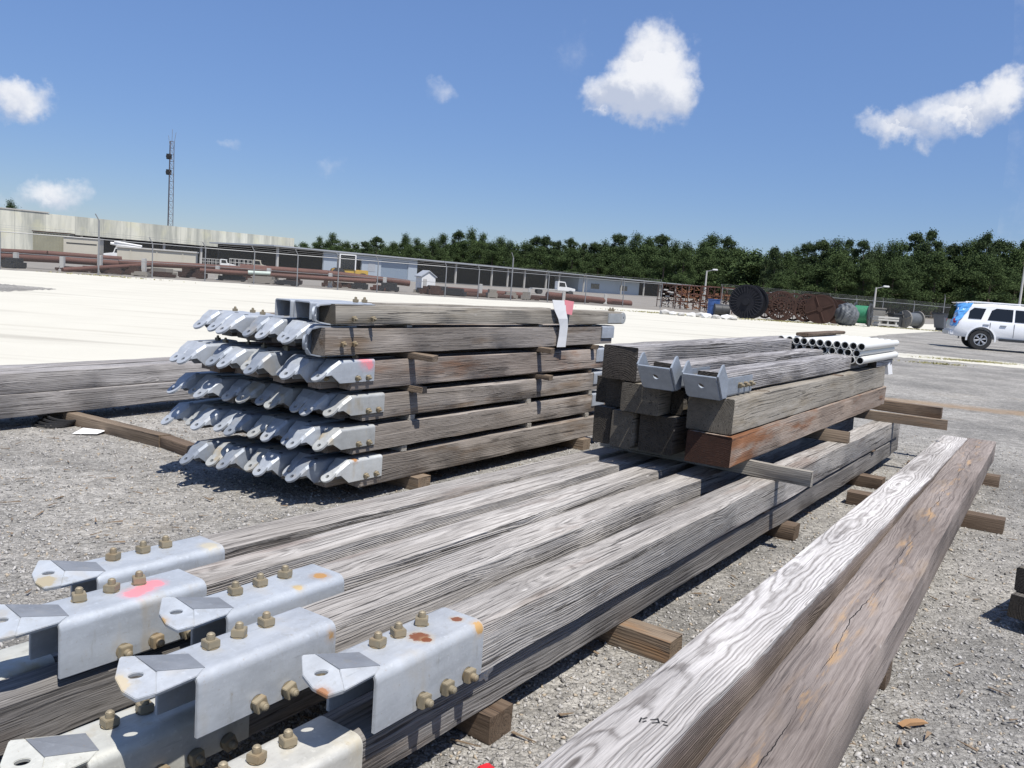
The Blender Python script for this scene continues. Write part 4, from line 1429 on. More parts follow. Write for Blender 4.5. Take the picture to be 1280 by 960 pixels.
s58 = along(WA0, dw, 60, 270)
s225 = along(WA0, dw, 262, 290)
mb = MB()
mb.box(0, s58, 0, 45, 0, 7.3)
mb.build('wall', M_PANEL, wr_)
mb = MB()
mb.box(s58, LW, 0, 0.5, 3.9, 7.2)
mb.build('fascia', M_PANEL, wr_)
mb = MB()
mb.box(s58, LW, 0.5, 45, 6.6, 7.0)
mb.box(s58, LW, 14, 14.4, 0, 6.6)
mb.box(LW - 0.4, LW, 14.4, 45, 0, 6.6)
mb.build('bay_shell', M_DARK, wr_)  # loading bay shade put into the shell's near-black colour
mb = MB()
mb.box(-0.3, s58 + 0.2, -0.12, 45, 7.3, 7.5)
mb.build('roof_edge', M_CONC, wr_)
for k in range(6):
    mb = MB()
    x = s58 + 6 + k * (LW - s58 - 8) / 5.5
    mb.box(x - 0.2, x + 0.2, 0.6, 1.0, 0, 3.9)
    mb.build('column', M_CONC, wr_)

# ---- grey metal workshop with the long canopy
B0, B1 = at(346, 307.6, 3.8), at(925, 362.6, 3.8)
db = B1 - B0
LB = math.hypot(db.x, db.y)
bw = thing('metal_workshop', 'long grey metal workshop with roller doors and an open canopy', 'workshop', (B0.x, B0.y, 0), math.atan2(db.y, db.x))


def sb(px):
    return along(B0, db, px, 310 + (px - 346) * 0.095)


def wallbit(name, xa, xb, y0, y1, z0, z1, mat):
    mb = MB()
    mb.box(xa, xb, y0, y1, z0, z1)
    return mb.build(name, mat, bw)


s405, s425, s452, s478, s510, s522, s730, s806 = [sb(q) for q in (405, 423, 453, 477, 511, 522, 731, 806)]
mb = MB()
mb.add([(-1.0, -0.6, 3.72), (LB, -0.6, 3.72), (LB, 14, 3.62), (-1.0, 14, 3.62), (-1.0, -0.6, 3.92), (LB, -0.6, 3.92), (LB, 14, 3.82), (-1.0, 14, 3.82)],
       [(0, 1, 2, 3), (4, 7, 6, 5), (0, 4, 5, 1), (1, 5, 6, 2), (2, 6, 7, 3), (3, 7, 4, 0)])
mb.build('roof', M_ROOFM, bw)
wallbit('wall', s405, s425, 0, 0.25, 0, 3.7, M_GREYB)
wallbit('wall', s425, s452, 0, 0.25, 3.0, 3.7, M_GREYB)
wallbit('wall', s452, s478, 0, 0.25, 0, 3.7, M_GREYB)
wallbit('wall', s478, s510, 0, 0.25, 3.15, 3.7, M_GREYB)
wallbit('wall', s510, s522, 0, 0.25, 0, 3.7, M_GREYB)
wallbit('side_wall', s522 - 0.25, s522, 0.25, 13, 0, 3.7, M_GREYB)
wallbit('roller_door', s425, s452, 1.2, 1.3, 0, 3.0, M_DARK)  # dark sheet set back, painting the shade of the open doorway
wallbit('roller_door', s478, s510, 0.15, 0.22, 0, 3.15, plain('blue_grey_shutter', (0.25, 0.31, 0.38), 0.5, 0.2, 0.06))
wallbit('window', (s452 + s478) / 2 - 0.8, (s452 + s478) / 2 + 0.8, -0.03, -0.005, 1.2, 2.6, M_ROOFM)
wallbit('back_wall', 0, LB, 13, 13.3, 0, 3.6, M_DARK)  # near-black so the wall colour carries the canopy's shade
ob = wallbit('office_room', s730, s806, 1.5, 8, 0, 3.45, plain('pale_blue_panel', (0.42, 0.50, 0.56), 0.7, 0, 0.06, 0.4))
for k in (0.25, 0.72):
    x = s730 + (s806 - s730) * k
    mb = MB()
    mb.box(x - 2.0, x + 2.0, 1.42, 1.49, 0.9, 2.1)
    mb.build('window', M_GLASS, bw)
for px in (348, 571, 616, 636, 657, 684, 700, 731, 778, 806, 826, 845, 862, 880, 897):
    s = sb(px)
    mb = MB()
    mb.box(s - 0.14, s + 0.14, 0.0, 0.28, 0, 3.72)
    mb.build('column', M_CONC, bw)

# open gabled shed in front of the warehouse
sh0, sh1 = at(196, 311, 3.6), at(345, 309.5, 3.9)
ds = sh1 - sh0
sr = thing('open_shed', 'low open-sided shed with a shallow gable roof before the warehouse', 'shed', (sh0.x, sh0.y, 0), math.atan2(ds.y, ds.x))
Ls = math.hypot(ds.x, ds.y)
mb = MB()
mb.prism([(0, 3.4), (Ls * 0.5, 4.0), (Ls, 3.4), (Ls, 3.6), (Ls * 0.5, 4.22), (0, 3.6)], 0, 9)
mb.build('roof', M_ROOFM, sr)
for k in range(4):
    mb = MB()
    x = 0.4 + (Ls - 0.8) * k / 3
    mb.box(x - 0.15, x + 0.15, 0.1, 0.4, 0, 3.8)
    mb.build('column', M_CONC, sr)
mb = MB()
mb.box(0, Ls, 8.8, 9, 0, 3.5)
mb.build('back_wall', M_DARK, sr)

# white gabled hut
p = pp(531, 368, 8)
hut = thing('garden_hut', 'small white gabled hut at the end of the grey workshop', 'hut', (p.x, p.y, 0), 0.5)
hut.scale = (0.72, 0.72, 0.8)
mb = MB()
mb.prism([(-0.75, 0), (0.75, 0), (0.75, 1.5), (0, 1.95), (-0.75, 1.5)], -0.8, 0.8)
mb.build('wall', M_WHITE, hut)
mb = MB()
mb.prism([(-0.9, 1.44), (0, 1.98), (0.9, 1.44), (0.9, 1.52), (0, 2.08), (-0.9, 1.52)], -0.9, 0.9)
mb.build('roof', M_ROOFM, hut)


# ---- containers, trucks behind the fence
def container(px, py, off, L, h, mat, label, roofc, rz, ribs):
    p = pp(px, py, off)
    r = thing('storage_container', label, 'container', (p.x, p.y, 0), rz)
    mb = MB()
    mb.box(-L / 2, L / 2, 0, 2.4, 0.15, h)
    for k in range(ribs):
        x = -L / 2 + (k + 0.5) * L / ribs
        mb.box(x - 0.04, x + 0.04, -0.05, 0.0, 0.2, h - 0.1)
    mb.build('body', mat, r)
    mb = MB()
    mb.box(-L / 2 - 0.1, L / 2 + 0.1, -0.12, 2.5, h, h + 0.12)
    mb.build('roof', roofc, r)
    mb = MB()
    for x in (-L / 2 + 0.5, L / 2 - 0.5):
        mb.box(x - 0.15, x + 0.15, 0.1, 2.3, 0, 0.15)
    mb.build('skid', M_CONC, r)
    return r


container(64, 312, 72, 4.6, 3.3, plain('dull_olive_panel', (0.26, 0.25, 0.18), 0.8, 0, 0.3, 0.6), 'olive ribbed storage container at the far left with a dark roof', M_RUST, 0.25, 12)
r = container(102, 312, 70, 4.5, 2.85, M_BEIGE, 'beige box trailer body between the olive container and the boom truck', M_CONC, 0.25, 0)
mb = MB()
mb.box(-1.9, 1.9, -0.03, -0.002, 2.0, 2.15)
mb.build('stripe', M_DARK, r)
container(196, 325, 26, 6.4, 1.75, M_BEIGE, 'pale beige storage container in front of the dark loading bay', M_CONC, 0.3, 3)


def truck(p, rz, label, cabmat, bed='flat', s=1.0):
    r = thing('parked_truck', label, 'truck', (p.x, p.y, 0), rz)
    r.scale = (s, s, s)
    mb = MB()
    mb.prism([(-1.0, 0.7), (0.9, 0.7), (0.95, 1.35), (0.55, 1.45), (0.25, 2.25), (-1.0, 2.3)], -1.0, 1.0)
    mb.prism([(0.9, 0.7), (2.0, 0.7), (2.05, 1.2), (0.9, 1.4)], -0.9, 0.9)
    mb.build('cab', cabmat, r, False, 0.05)
    mb = MB()
    for s_ in (-1, 1):
        mb.prism([(-0.75, 1.45), (0.35, 1.45), (0.15, 2.1), (-0.75, 2.12)], s_ * 1.003 - 0.01, s_ * 1.003 + 0.01)
    mb.add([(0.575, -0.85, 1.5), (0.575, 0.85, 1.5), (0.31, 0.8, 2.18), (0.31, -0.8, 2.18)], [(0, 1, 2, 3)])
    mb.build('window', M_GLASS, r)
    mb = MB()
    mb.box(-5.2, -1.05, -1.05, 1.05, 0.75, 0.95)
    if bed == 'box':
        mb.box(-5.2, -1.2, -1.05, 1.05, 0.95, 1.7)
    elif bed == 'rack':
        for k in range(6):
            mb.box(-5.1 + k * 0.78, -5.02 + k * 0.78, -1.0, -0.92, 0.95, 2.2)
            mb.box(-5.1 + k * 0.78, -5.02 + k * 0.78, 0.92, 1.0, 0.95, 2.2)
        mb.box(-5.15, -1.1, -1.0, -0.93, 2.1, 2.22)
        mb.box(-5.15, -1.1, -1.0, -0.93, 1.5, 1.6)
    mb.build('bed', M_CONC if bed != 'box' else cabmat, r)
    if bed == 'boom':
        mb = MB()
        mb.cyl((-3.5, 0, 0.95), (-3.5, 0, 2.3), 0.35)
        mb.cyl((-3.5, 0, 2.4), (1.2, 0, 2.9), 0.24)
        mb.cyl((-3.6, 0, 2.75), (0.6, 0.2, 3.2), 0.18)
        mb.build('boom', M_WHITE, r, True)
    for x in (1.25, -3.9):
        for s_ in (-1, 1):
            mb = MB()
            mb.cyl((x, s_ * 0.75, 0.45), (x, s_ * 1.0, 0.45), 0.45, n=18)
            mb.build('wheel', M_BLACK, r, True)
    return r


truck(pp(148, 322, 70), 3.3, 'white boom truck parked before the dark loading bay', M_WHITE, 'boom', 0.85)
truck(pp(282, 330, 62), 0.2, 'white stake-bed truck parked in front of the open shed', M_WHITE, 'rack', 0.62)
truck(pp(324, 332, 60), 0.2, 'pale flatbed truck with boards parked beside the stake-bed truck', M_BEIGE, 'rack', 0.72)
truck(pp(702, 367, 42), 0.2, 'white pickup truck parked under the long canopy', M_WHITE, 'flat', 0.75)
p = pp(432, 352, 34)
fk = thing('yard_tractor', 'small tractor with a pale cab parked by the workshop door', 'tractor', (p.x, p.y, 0), 0.4)
mb = MB()
mb.box(-0.8, 0.8, -0.6, 0.6, 1.3, 2.7)
mb.build('cab', M_GLASS, fk, False, 0.05)
mb = MB()
mb.box(-0.85, 0.85, -0.65, 0.65, 2.7, 2.82)
for sx in (-0.8, 0.8):
    for sy in (-0.6, 0.6):
        mb.box(sx - 0.06, sx + 0.06, sy - 0.06, sy + 0.06, 1.25, 2.72)
mb.build('cab_frame', M_WHITE, fk)
mb = MB()
mb.box(-1.5, 2.2, -0.5, 0.5, 0.6, 1.3)
mb.build('body', M_YEL, fk, False, 0.06)
for x, rr_ in ((-0.9, 0.7), (1.6, 0.5)):
    for sy in (-0.75, 0.75):
        mb = MB()
        mb.cyl((x, sy - 0.15, rr_), (x, sy + 0.15, rr_), rr_, n=18)
        mb.build('wheel', M_BLACK, fk, True)

# ---- lattice radio mast
mp = at(212, 284, 7.0)
k_ = 250 / mp.y
mpx, mpy = mp.x * k_, 250
top = aty(219, 177, 250).z
ms = thing('radio_mast', 'slim steel lattice radio mast rising behind the warehouse', 'mast', (mpx, mpy, 0))
mb = MB()
legs = [(0.95 * math.cos(a), 0.95 * math.sin(a)) for a in (0.5, 2.6, 4.7)]
for x, y in legs:
    mb.cyl((x, y, 0), (x * 0.75, y * 0.75, top), 0.11, n=6)
nb = 18
for i in range(nb):
    z0, z1 = top * i / nb, top * (i + 1) / nb
    for j in range(3):
        a, b = legs[j], legs[(j + 1) % 3]
        f0, f1 = 1 - 0.25 * i / nb, 1 - 0.25 * (i + 1) / nb
        mb.cyl((a[0] * f0, a[1] * f0, z0), (b[0] * f1, b[1] * f1, z1), 0.05, n=4)
        mb.cyl((a[0] * f1, a[1] * f1, z1), (b[0] * f1, b[1] * f1, z1), 0.05, n=4)
mb.build('lattice', plain('mast_steel', (0.13, 0.12, 0.13), 0.6, 0.2), ms)
for z in (0.72, 0.85):
    mb = MB()
    mb.box(-1.1, 0.1, -0.8, 0.2, top * z, top * z + 1.5)
    mb.cyl((-0.5, -0.8, top * z + 0.7), (-0.5, -1.1, top * z + 0.7), 0.6, n=14)
    mb.build('antenna_box', M_DARK, ms)
for s_, l_ in ((0.7, 2.6), (-0.5, 1.6), (0.1, 3.4)):
    mb = MB()
    mb.cyl((s_, 0, top - 1), (s_ * 1.8, 0, top + l_), 0.06, n=5)
    mb.build('whip_antenna', M_GALVP, ms)


# ---- lamp posts
def lamp(px, pyb, pyt, d, label):
    b, t_ = aty(px, pyb, d), aty(px, pyt, d)
    r = thing('lamp_post', label, 'lamp post', (b.x, b.y, 0))
    mb = MB()
    h = t_.z
    mb.cyl((0, 0, 0), (0, 0, h), 0.14, 0.09, n=8)
    mb.build('pole', M_CONC, r, True)
    mb = MB()
    mb.cyl((0, 0, h - 0.1), (0.8, -0.3, h + 0.15), 0.06, n=6)
    mb.build('arm', M_GALVP, r, True)
    mb = MB()
    mb.box(0.6, 1.25, -0.45, -0.2, h + 0.08, h + 0.27)
    mb.build('lamp_head', M_WHITE, r, False, 0.05)


lamp(879, 385, 338, 105, 'concrete lamp post with a pale head beside the scrap rack')
lamp(1090, 402, 359, 92, 'lamp post standing behind the fence between the green reel and the bins')
pb = at(1270, 410)
tp = thing('utility_pole', 'tall pale pole standing behind the white car at the right edge', 'pole', (pb.x, pb.y, 0))
mb = MB()
mb.cyl((0, 0, 0), (0, 0, aty(1277, 318, pb.y).z), 0.17, 0.11, n=10)
mb.build('pole_shaft', M_CONC, tp, True)
mb = MB()
mb.box(-0.2, 0.2, -0.02, 0.02, 3.0, 3.3)
mb.build('plate', M_GALVP, tp)


# ---- steel reels
def reel(px, py, d, r_, wd, rz, label, style, cable=None):
    c = aty(px, py, d)
    rt = thing('cable_reel', label, 'cable reel', (c.x, c.y, 0), rz)
    for s_ in (-1, 1):
        mb = MB()
        y = s_ * wd / 2
        cz = r_
        mb.ring((0, y, cz), (0, 1, 0), r_ - 0.06, 0.12, 32, 0.10)
        if style == 'spoke':
            mb.ring((0, y, cz), (0, 1, 0), r_ * 0.58, 0.07, 28, 0.05)
            mb.ring((0, y, cz), (0, 1, 0), r_ * 0.25, 0.09, 20, 0.08)
            for k in range(16):
                a = k * math.pi / 8
                mb.cyl((r_ * 0.2 * math.cos(a), y, cz + r_ * 0.2 * math.sin(a)), (r_ * 0.95 * math.cos(a), y, cz + r_ * 0.95 * math.sin(a)), 0.028, n=5)
        elif style == 'rib':
            pts = [(r_ * 0.95 * math.cos(a * math.pi / 16), cz + r_ * 0.95 * math.sin(a * math.pi / 16)) for a in range(32)]
            mb.prism(pts, y - 0.02, y + 0.02)
            for k in range(28):
                a = k * math.pi / 14
                mb.cyl((r_ * 0.55 * math.cos(a), y + s_ * 0.04, cz + r_ * 0.55 * math.sin(a)), (r_ * 0.97 * math.cos(a), y + s_ * 0.04, cz + r_ * 0.97 * math.sin(a)), 0.03, n=4)
            mb.cyl((0, y, cz), (0, y + s_ * 0.12, cz), r_ * 0.22, n=14)
        else:
            pts = [(r_ * 0.97 * math.cos(a * math.pi / 16), cz + r_ * 0.97 * math.sin(a * math.pi / 16)) for a in range(32)]
            mb.prism(pts, y - 0.04, y + 0.04)
            mb.cyl((0, y, cz), (0, y + s_ * 0.08, cz), r_ * 0.2, n=12)
            for k in range(4):
                a = k * math.pi / 2 + 0.4
                mb.cyl((r_ * 0.2 * math.cos(a), y + s_ * 0.05, cz + r_ * 0.2 * math.sin(a)), (r_ * 0.9 * math.cos(a), y + s_ * 0.05, cz + r_ * 0.9 * math.sin(a)), 0.05, n=5)
        mb.build('flange', {'spoke': M_RUST, 'rib': M_RIBREEL, 'disc': M_RUST, 'black': M_BIN, 'wood': M_GREYREEL}[style], rt, True)
    mb = MB()
    if cable is None:
        for k in range(14):
            a = k * math.pi / 7
            mb.cyl((r_ * 0.42 * math.cos(a), -wd / 2, r_ + r_ * 0.42 * math.sin(a)), (r_ * 0.42 * math.cos(a), wd / 2, r_ + r_ * 0.42 * math.sin(a)), 0.05, n=5)
        mb.cyl((0, -wd / 2, r_), (0, wd / 2, r_), r_ * 0.12, n=10)
        mb.build('drum', M_RUST, rt, True)
    else:
        for k in range(9):
            y = -wd / 2 + (k + 0.5) * wd / 9
            mb.ring((0, y, r_), (0, 1, 0), r_ * 0.62, r_ * 0.3, 28, wd / 9 * 0.96)
        mb.cyl((0, -wd / 2 + 0.05, r_), (0, wd / 2 - 0.05, r_), r_ * 0.55, n=20)
        mb.build('cable', cable, rt, True)
    return rt


M_RIBREEL = plain('dark_blue_black_steel', (0.02, 0.021, 0.026), 0.95, 0.0, 0.3, 2, 0, 0, 0.1)
M_GREYREEL = plain('grey_weathered_board', (0.20, 0.19, 0.17), 0.9, 0, 0.3, 3)
reel(936, 378, 56, 1.12, 1.3, -0.55, 'big dark ribbed steel reel, leftmost and tallest of the reels', 'rib')
reel(975, 382, 57, 1.0, 1.6, -0.2, 'rusty spoked reel right beside the big dark one', 'spoke')
reel(966, 384, 60.5, 0.95, 1.4, 0.5, 'rusty spoked reel standing half behind the two tall ones', 'spoke')
reel(1000, 382, 59, 0.98, 1.5, 0.25, 'rusty spoked reel in the middle of the reels', 'spoke')
reel(1012, 384, 62, 1.0, 1.4, -0.6, 'rusty spoked reel behind the middle of the row', 'spoke')
reel(1027, 386, 57, 0.98, 1.3, -0.5, 'brown disc-sided reel in front of the right half of the reels', 'disc')
reel(1046, 389, 60, 0.86, 1.3, -0.4, 'brown disc-sided reel half hidden behind the grey tarpaulin', 'disc')
reel(1078, 392, 58.5, 0.80, 1.0, 1.0, 'black reel wound with green cable', 'black', M_GREEN)
reel(1139, 397, 63, 0.66, 1.3, -1.15, 'small grey reel wound with black cable beside the dark bin', 'wood', M_TARP)
# tarpaulin bundle
c = aty(1058, 393, 57)
bmt = bmesh.new()
bmesh.ops.create_icosphere(bmt, subdivisions=4, radius=1.0)
for v in bmt.verts:
    f_ = 1 + 0.05 * math.sin(v.co.x * 11 + v.co.y * 7) + 0.04 * math.sin(v.co.x * 23 - v.co.z * 5)
    v.co = Vector((v.co.x * 0.75 * f_, v.co.y * 0.8 * f_, max(-0.72, v.co.z * 0.78) * f_ + 0.72))
mt_ = bpy.data.meshes.new('covered_pallet')
bmt.to_mesh(mt_)
bmt.free()
mt_.materials.append(M_TARP)
o = link('covered_pallet', mt_, None, (c.x, c.y, 0.0))
tag(o, 'lumpy load under a grey tarpaulin left of the green cable reel', 'covered load')


# ---- scrap rack with rods, blue drum
for q in range(3):
    px = (838, 862, 895)[q]
    c = aty(px, 385, 76 - q * 4)
    rt = thing('scrap_rack', ('rusty steel rack of tangled scrap, leftmost of three', 'rusty steel rack of tangled scrap in the middle of three', 'rusty steel rack of tangled scrap beside the blue drum')[q], 'rack', (c.x, c.y, 0), 0.2)
    mb = MB()
    for x in (-1.1, 0, 1.1):
        for y in (-0.6, 0.6):
            mb.box(x - 0.03, x + 0.03, y - 0.03, y + 0.03, 0, 2.1)
    for z in (0.6, 1.3, 2.0):
        mb.box(-1.15, 1.15, -0.64, -0.56, z, z + 0.08)
        mb.box(-1.15, 1.15, 0.56, 0.64, z, z + 0.08)
    mb.build('frame', M_RUSTP if q else M_RUST, rt)
    mb = MB()
    for k in range(110):
        a = Vector((random.uniform(-1.1, 1.1), random.uniform(-0.6, 0.6), random.uniform(0.1, 1.95)))
        d = Vector((random.uniform(-1, 1), random.uniform(-0.4, 0.4), random.uniform(-0.8, 0.8))) * random.uniform(0.15, 0.5)
        b_ = a + d
        b_.z = max(0.05, b_.z)
        mb.cyl(a, b_, random.uniform(0.015, 0.04), n=4)
    mb.build('tangled_rods', (M_RUST, M_ORUST, M_RUST)[q], rt)
    mb = MB()
    for k in range(30):
        a = Vector((random.uniform(-1.1, 1.1), random.uniform(-0.9, 0.3), random.uniform(0.1, 1.6)))
        mb.box(a.x - 0.14, a.x + 0.14, a.y - 0.1, a.y + 0.1, max(0.02, a.z - 0.05), a.z + 0.05)
    mb.build('loose_pieces', random.choice([M_BEIGE, M_CONC, M_ORUST]), rt)
for k, (px, py, d, lab) in enumerate(((891, 389, 66, 'blue steel drum standing before the scrap racks'), (901, 390, 67, 'dark drum lying beside the blue one'))):
    c = at(px, py + 5)
    mb = MB()
    if k == 0:
        mb.cyl((0, 0, 0), (0, 0, 1.1), 0.42, n=18)
        for z in (0.35, 0.72, 1.08):
            mb.ring((0, 0, z), (0, 0, 1), 0.42, 0.05, 18, 0.05)
    else:
        mb.cyl((-0.5, 0, 0.4), (0.5, 0, 0.4), 0.4, n=18)
        for x in (-0.48, 0, 0.48):
            mb.ring((x, 0, 0.4), (1, 0, 0), 0.4, 0.04, 18, 0.05)
    o = mb.build('steel_drum', M_BLUEB if k == 0 else M_BIN, None, True, 0.0, (c.x, c.y, 0.01))
    tag(o, lab, 'drum')
for k in range(9):
    c = at(830 + k * 11 + random.uniform(-3, 3), 393 + k * 0.9)
    bmr = bmesh.new()
    bmesh.ops.create_icosphere(bmr, subdivisions=2, radius=random.uniform(0.18, 0.34))
    for v in bmr.verts:
        v.co = Vector((v.co.x * 1.3, v.co.y, v.co.z * 0.7)) * random.uniform(0.8, 1.15)
    m_ = bpy.data.meshes.new('rubble_lump')
    bmr.to_mesh(m_)
    bmr.free()
    m_.materials.append(M_WHITE if k % 2 else M_CONC)
    o = link('rubble_lump', m_, None, (c.x, c.y, 0.1))
    tag(o, 'pale lump of rubble lying along the foot of the scrap racks', 'rubble', 'rubble along the scrap racks')

# ---- bins and boxes at the right fence
c = at(1119, 409)
bn = thing('waste_bin', 'dark open waste bin standing left of the small grey reel', 'bin', (c.x, c.y, 0), 0.1)
mb = MB()
mb.add([(-0.38, -0.35, 0.05), (0.38, -0.35, 0.05), (0.38, 0.35, 0.05), (-0.38, 0.35, 0.05), (-0.45, -0.42, 1.0), (0.45, -0.42, 1.0), (0.45, 0.42, 1.0), (-0.45, 0.42, 1.0)],
       [(0, 1, 2, 3), (0, 1, 5, 4), (1, 2, 6, 5), (2, 3, 7, 6), (3, 0, 4, 7)])
mb.build('tub', M_BIN, bn)
mb = MB()
mb.box(-0.5, 0.5, -0.47, -0.40, 0.95, 1.03)
mb.box(-0.5, 0.5, 0.40, 0.47, 0.95, 1.03)
mb.box(-0.5, -0.43, -0.40, 0.40, 0.95, 1.03)
mb.box(0.43, 0.5, -0.40, 0.40, 0.95, 1.03)
mb.build('rim', M_BIN, bn)
c = at(1106, 408.5)
mb = MB()
for z in (0.1, 0.45, 0.62):
    mb.box(-0.75, 0.75, -0.5, 0.5, z, z + 0.12)
for x in (-0.6, 0.0, 0.6):
    mb.box(x - 0.07, x + 0.07, -0.45, 0.45, 0.0, 0.1)
    mb.box(x - 0.05, x + 0.05, -0.45, 0.45, 0.22, 0.45)
o = mb.build('pallet_stack', M_CONC, None, False, 0, (c.x, c.y, 0))
tag(o, 'low stack of pale pallets left of the dark waste bin', 'pallets')
c = at(1093, 407)
ub = thing('utility_box', 'grey utility cabinet by the fence right of the green reel', 'cabinet', (c.x, c.y, 0))
mb = MB()
mb.box(-0.55, 0.55, -0.4, 0.4, 0.0, 1.25)
mb.build('body', M_GREYREEL, ub, False, 0.04)
mb = MB()
mb.box(-0.6, 0.6, -0.45, 0.45, 1.25, 1.36)
mb.build('lid', M_GREYREEL, ub, False, 0.03)
c = at(1183, 414)
dp = thing('skip_bin', 'grey steel skip bin standing behind the rear of the white car', 'skip', (c.x, c.y, 0), 0.15)
mb = MB()
mb.add([(-0.65, -0.55, 0.2), (0.7, -0.55, 0.2), (0.7, 0.55, 0.2), (-0.65, 0.55, 0.2), (-0.8, -0.62, 1.2), (0.95, -0.62, 1.2), (0.95, 0.62, 1.2), (-0.8, 0.62, 1.2)],
       [(0, 1, 2, 3), (0, 1, 5, 4), (1, 2, 6, 5), (2, 3, 7, 6), (3, 0, 4, 7)])
mb.build('tub', plain('grey_blue_steel', (0.13, 0.14, 0.16), 0.6, 0.2, 0.2), dp)
mb = MB()
mb.box(-0.9, 1.05, -0.7, 0.7, 1.2, 1.3)
mb.build('lid', M_BIN, dp)
mb = MB()
for x in (-0.45, 0.5):
    mb.box(x - 0.12, x + 0.12, -0.5, 0.5, 0, 0.2)
mb.build('skid', M_BIN, dp)

# ---- dry grass patches (uncountable)
gb = MB()
for (px, py, rx, ry, n) in ((855, 394, 4.5, 1.0, 700), (985, 402.5, 3.0, 0.9, 600), (1215, 452, 1.3, 0.35, 900), (1130, 411, 3.0, 0.5, 400), (140, 346, 4, 0.7, 150), (1170, 455, 0.8, 0.2, 260)):
    c = at(px, py)
    for k in range(n):
        x, y = c.x + random.gauss(0, rx * 0.5), c.y + random.gauss(0, ry * 0.5)
        h = random.uniform(0.02, 0.07) * (1 if py > 430 else 1.3)
        a = random.uniform(0, 6.28)
        w_ = 0.012 if py > 430 else 0.05
        dx, dy = math.cos(a) * w_, math.sin(a) * w_
        lx, ly = random.gauss(0, 0.06), random.gauss(0, 0.06)
        gb.add([(x - dx, y - dy, 0), (x + dx, y + dy, 0), (x + lx, y + ly, h)], [(0, 1, 2)])
tag(gb.build('dry_grass', M_GRASS), 'thin dry grass tufts along the edges of the white yard', 'grass', kind='stuff')


# ---- white car
def boolean_cut(o, cutters):
    for c in cutters:
        md = o.modifiers.new('cut', 'BOOLEAN')
        md.object = c
        md.operation = 'DIFFERENCE'
        md.solver = 'EXACT'
    dg = bpy.context.evaluated_depsgraph_get()
    dg.update()
    me = bpy.data.meshes.new_from_object(o.evaluated_get(dg))
    o.modifiers.clear()
    old = o.data
    o.data = me
    for c in cutters:
        bpy.data.objects.remove(c)
    return o


cw = at(1222.5, 432, 0.0)
kd = 34.0 / cw.y
car = thing('white_car', 'white four-door off-road car with blue plastic film over its rear corner', 'car', (cw.x * kd - 0.12, 34.0, 0.0), R(-19))
# local x: rear axle at 0, front axle at 2.79; near (right) side is -y
half = 0.94
st = [  # x, zbottom, zbelt, zroof, half width at belt, half width at roof
    (-1.03, 0.62, 1.02, 1.06, 0.80, 0.74), (-1.00, 0.50, 1.08, 1.30, 0.88, 0.74), (-0.90, 0.48, 1.12, 1.66, 0.925, 0.72), (-0.70, 0.47, 1.14, 1.78, 0.945, 0.72),
    (0.3, 0.44, 1.14, 1.82, 0.955, 0.73), (1.4, 0.42, 1.12, 1.81, 0.955, 0.73), (1.95, 0.42, 1.11, 1.74, 0.955, 0.71), (2.35, 0.42, 1.11, 1.45, 0.95, 0.72),
    (2.62, 0.43, 1.10, 1.18, 0.945, 0.78), (3.2, 0.45, 1.06, 1.13, 0.93, 0.76), (3.62, 0.48, 0.98, 1.04, 0.86, 0.70), (3.76, 0.55, 0.80, 0.86, 0.74, 0.62)]
mb = MB()
K = 14
for x, zb, zl, zr, hw, hr in st:
    r_ = [(-hw * 0.93, zb), (-hw * 0.995, zb + 0.12), (-hw * 1.0, (zb + zl) / 2), (-hw * 0.985, zl - 0.05), (-hw * 0.955, zl), (-hr - 0.05, zr - 0.10), (-hr + 0.06, zr - 0.01)]
    pr_ = r_ + [(-y, z) for y, z in r_[::-1]]
    mb.v += [(x, y, z) for y, z in pr_]
n_ = len(st)
for i in range(n_ - 1):
    for j in range(K):
        a, b_ = i * K + j, i * K + (j + 1) % K
        mb.f.append((a, b_, b_ + K, a + K))
mb.f.append(tuple(range(K))[::-1])
mb.f.append(tuple((n_ - 1) * K + j for j in range(K)))
body = mb.build('body', M_WHITEP, car, True)
cut = []
for x in (0.0, 2.79):
    for s_ in (-1, 1):
        m2 = MB()
        m2.cyl((x, s_ * 0.62, 0.42), (x, s_ * 1.2, 0.42), 0.475, n=28)
        cc = m2.build('cutter', M_BIN)
        cc.parent = car
        cut.append(cc)
bpy.context.view_layer.update()
boolean_cut(body, cut)
for p_ in body.data.polygons:
    p_.use_smooth = True
body.data.set_sharp_from_angle(angle=R(35))
yb, zb_, yr, zr_ = 0.955 * 0.955, 1.14, 0.78, 1.72


def side_y(z):
    return yb + (yr - yb) * (z - zb_) / (zr_ - zb_)


def sidepanel(name, pts, mat, s_, proud=0.012):
    m2 = MB()
    P_ = [(x, s_ * (side_y(z) + proud), z) for x, z in pts]
    Q_ = [(x, s_ * (side_y(z) - 0.02), z) for x, z in pts]
    k = len(P_)
    m2.add(P_ + Q_, [tuple(range(k)), tuple(range(2 * k - 1, k - 1, -1))] + [(i, (i + 1) % k, k + (i + 1) % k, k + i) for i in range(k)])
    return m2.build(name, mat, car)


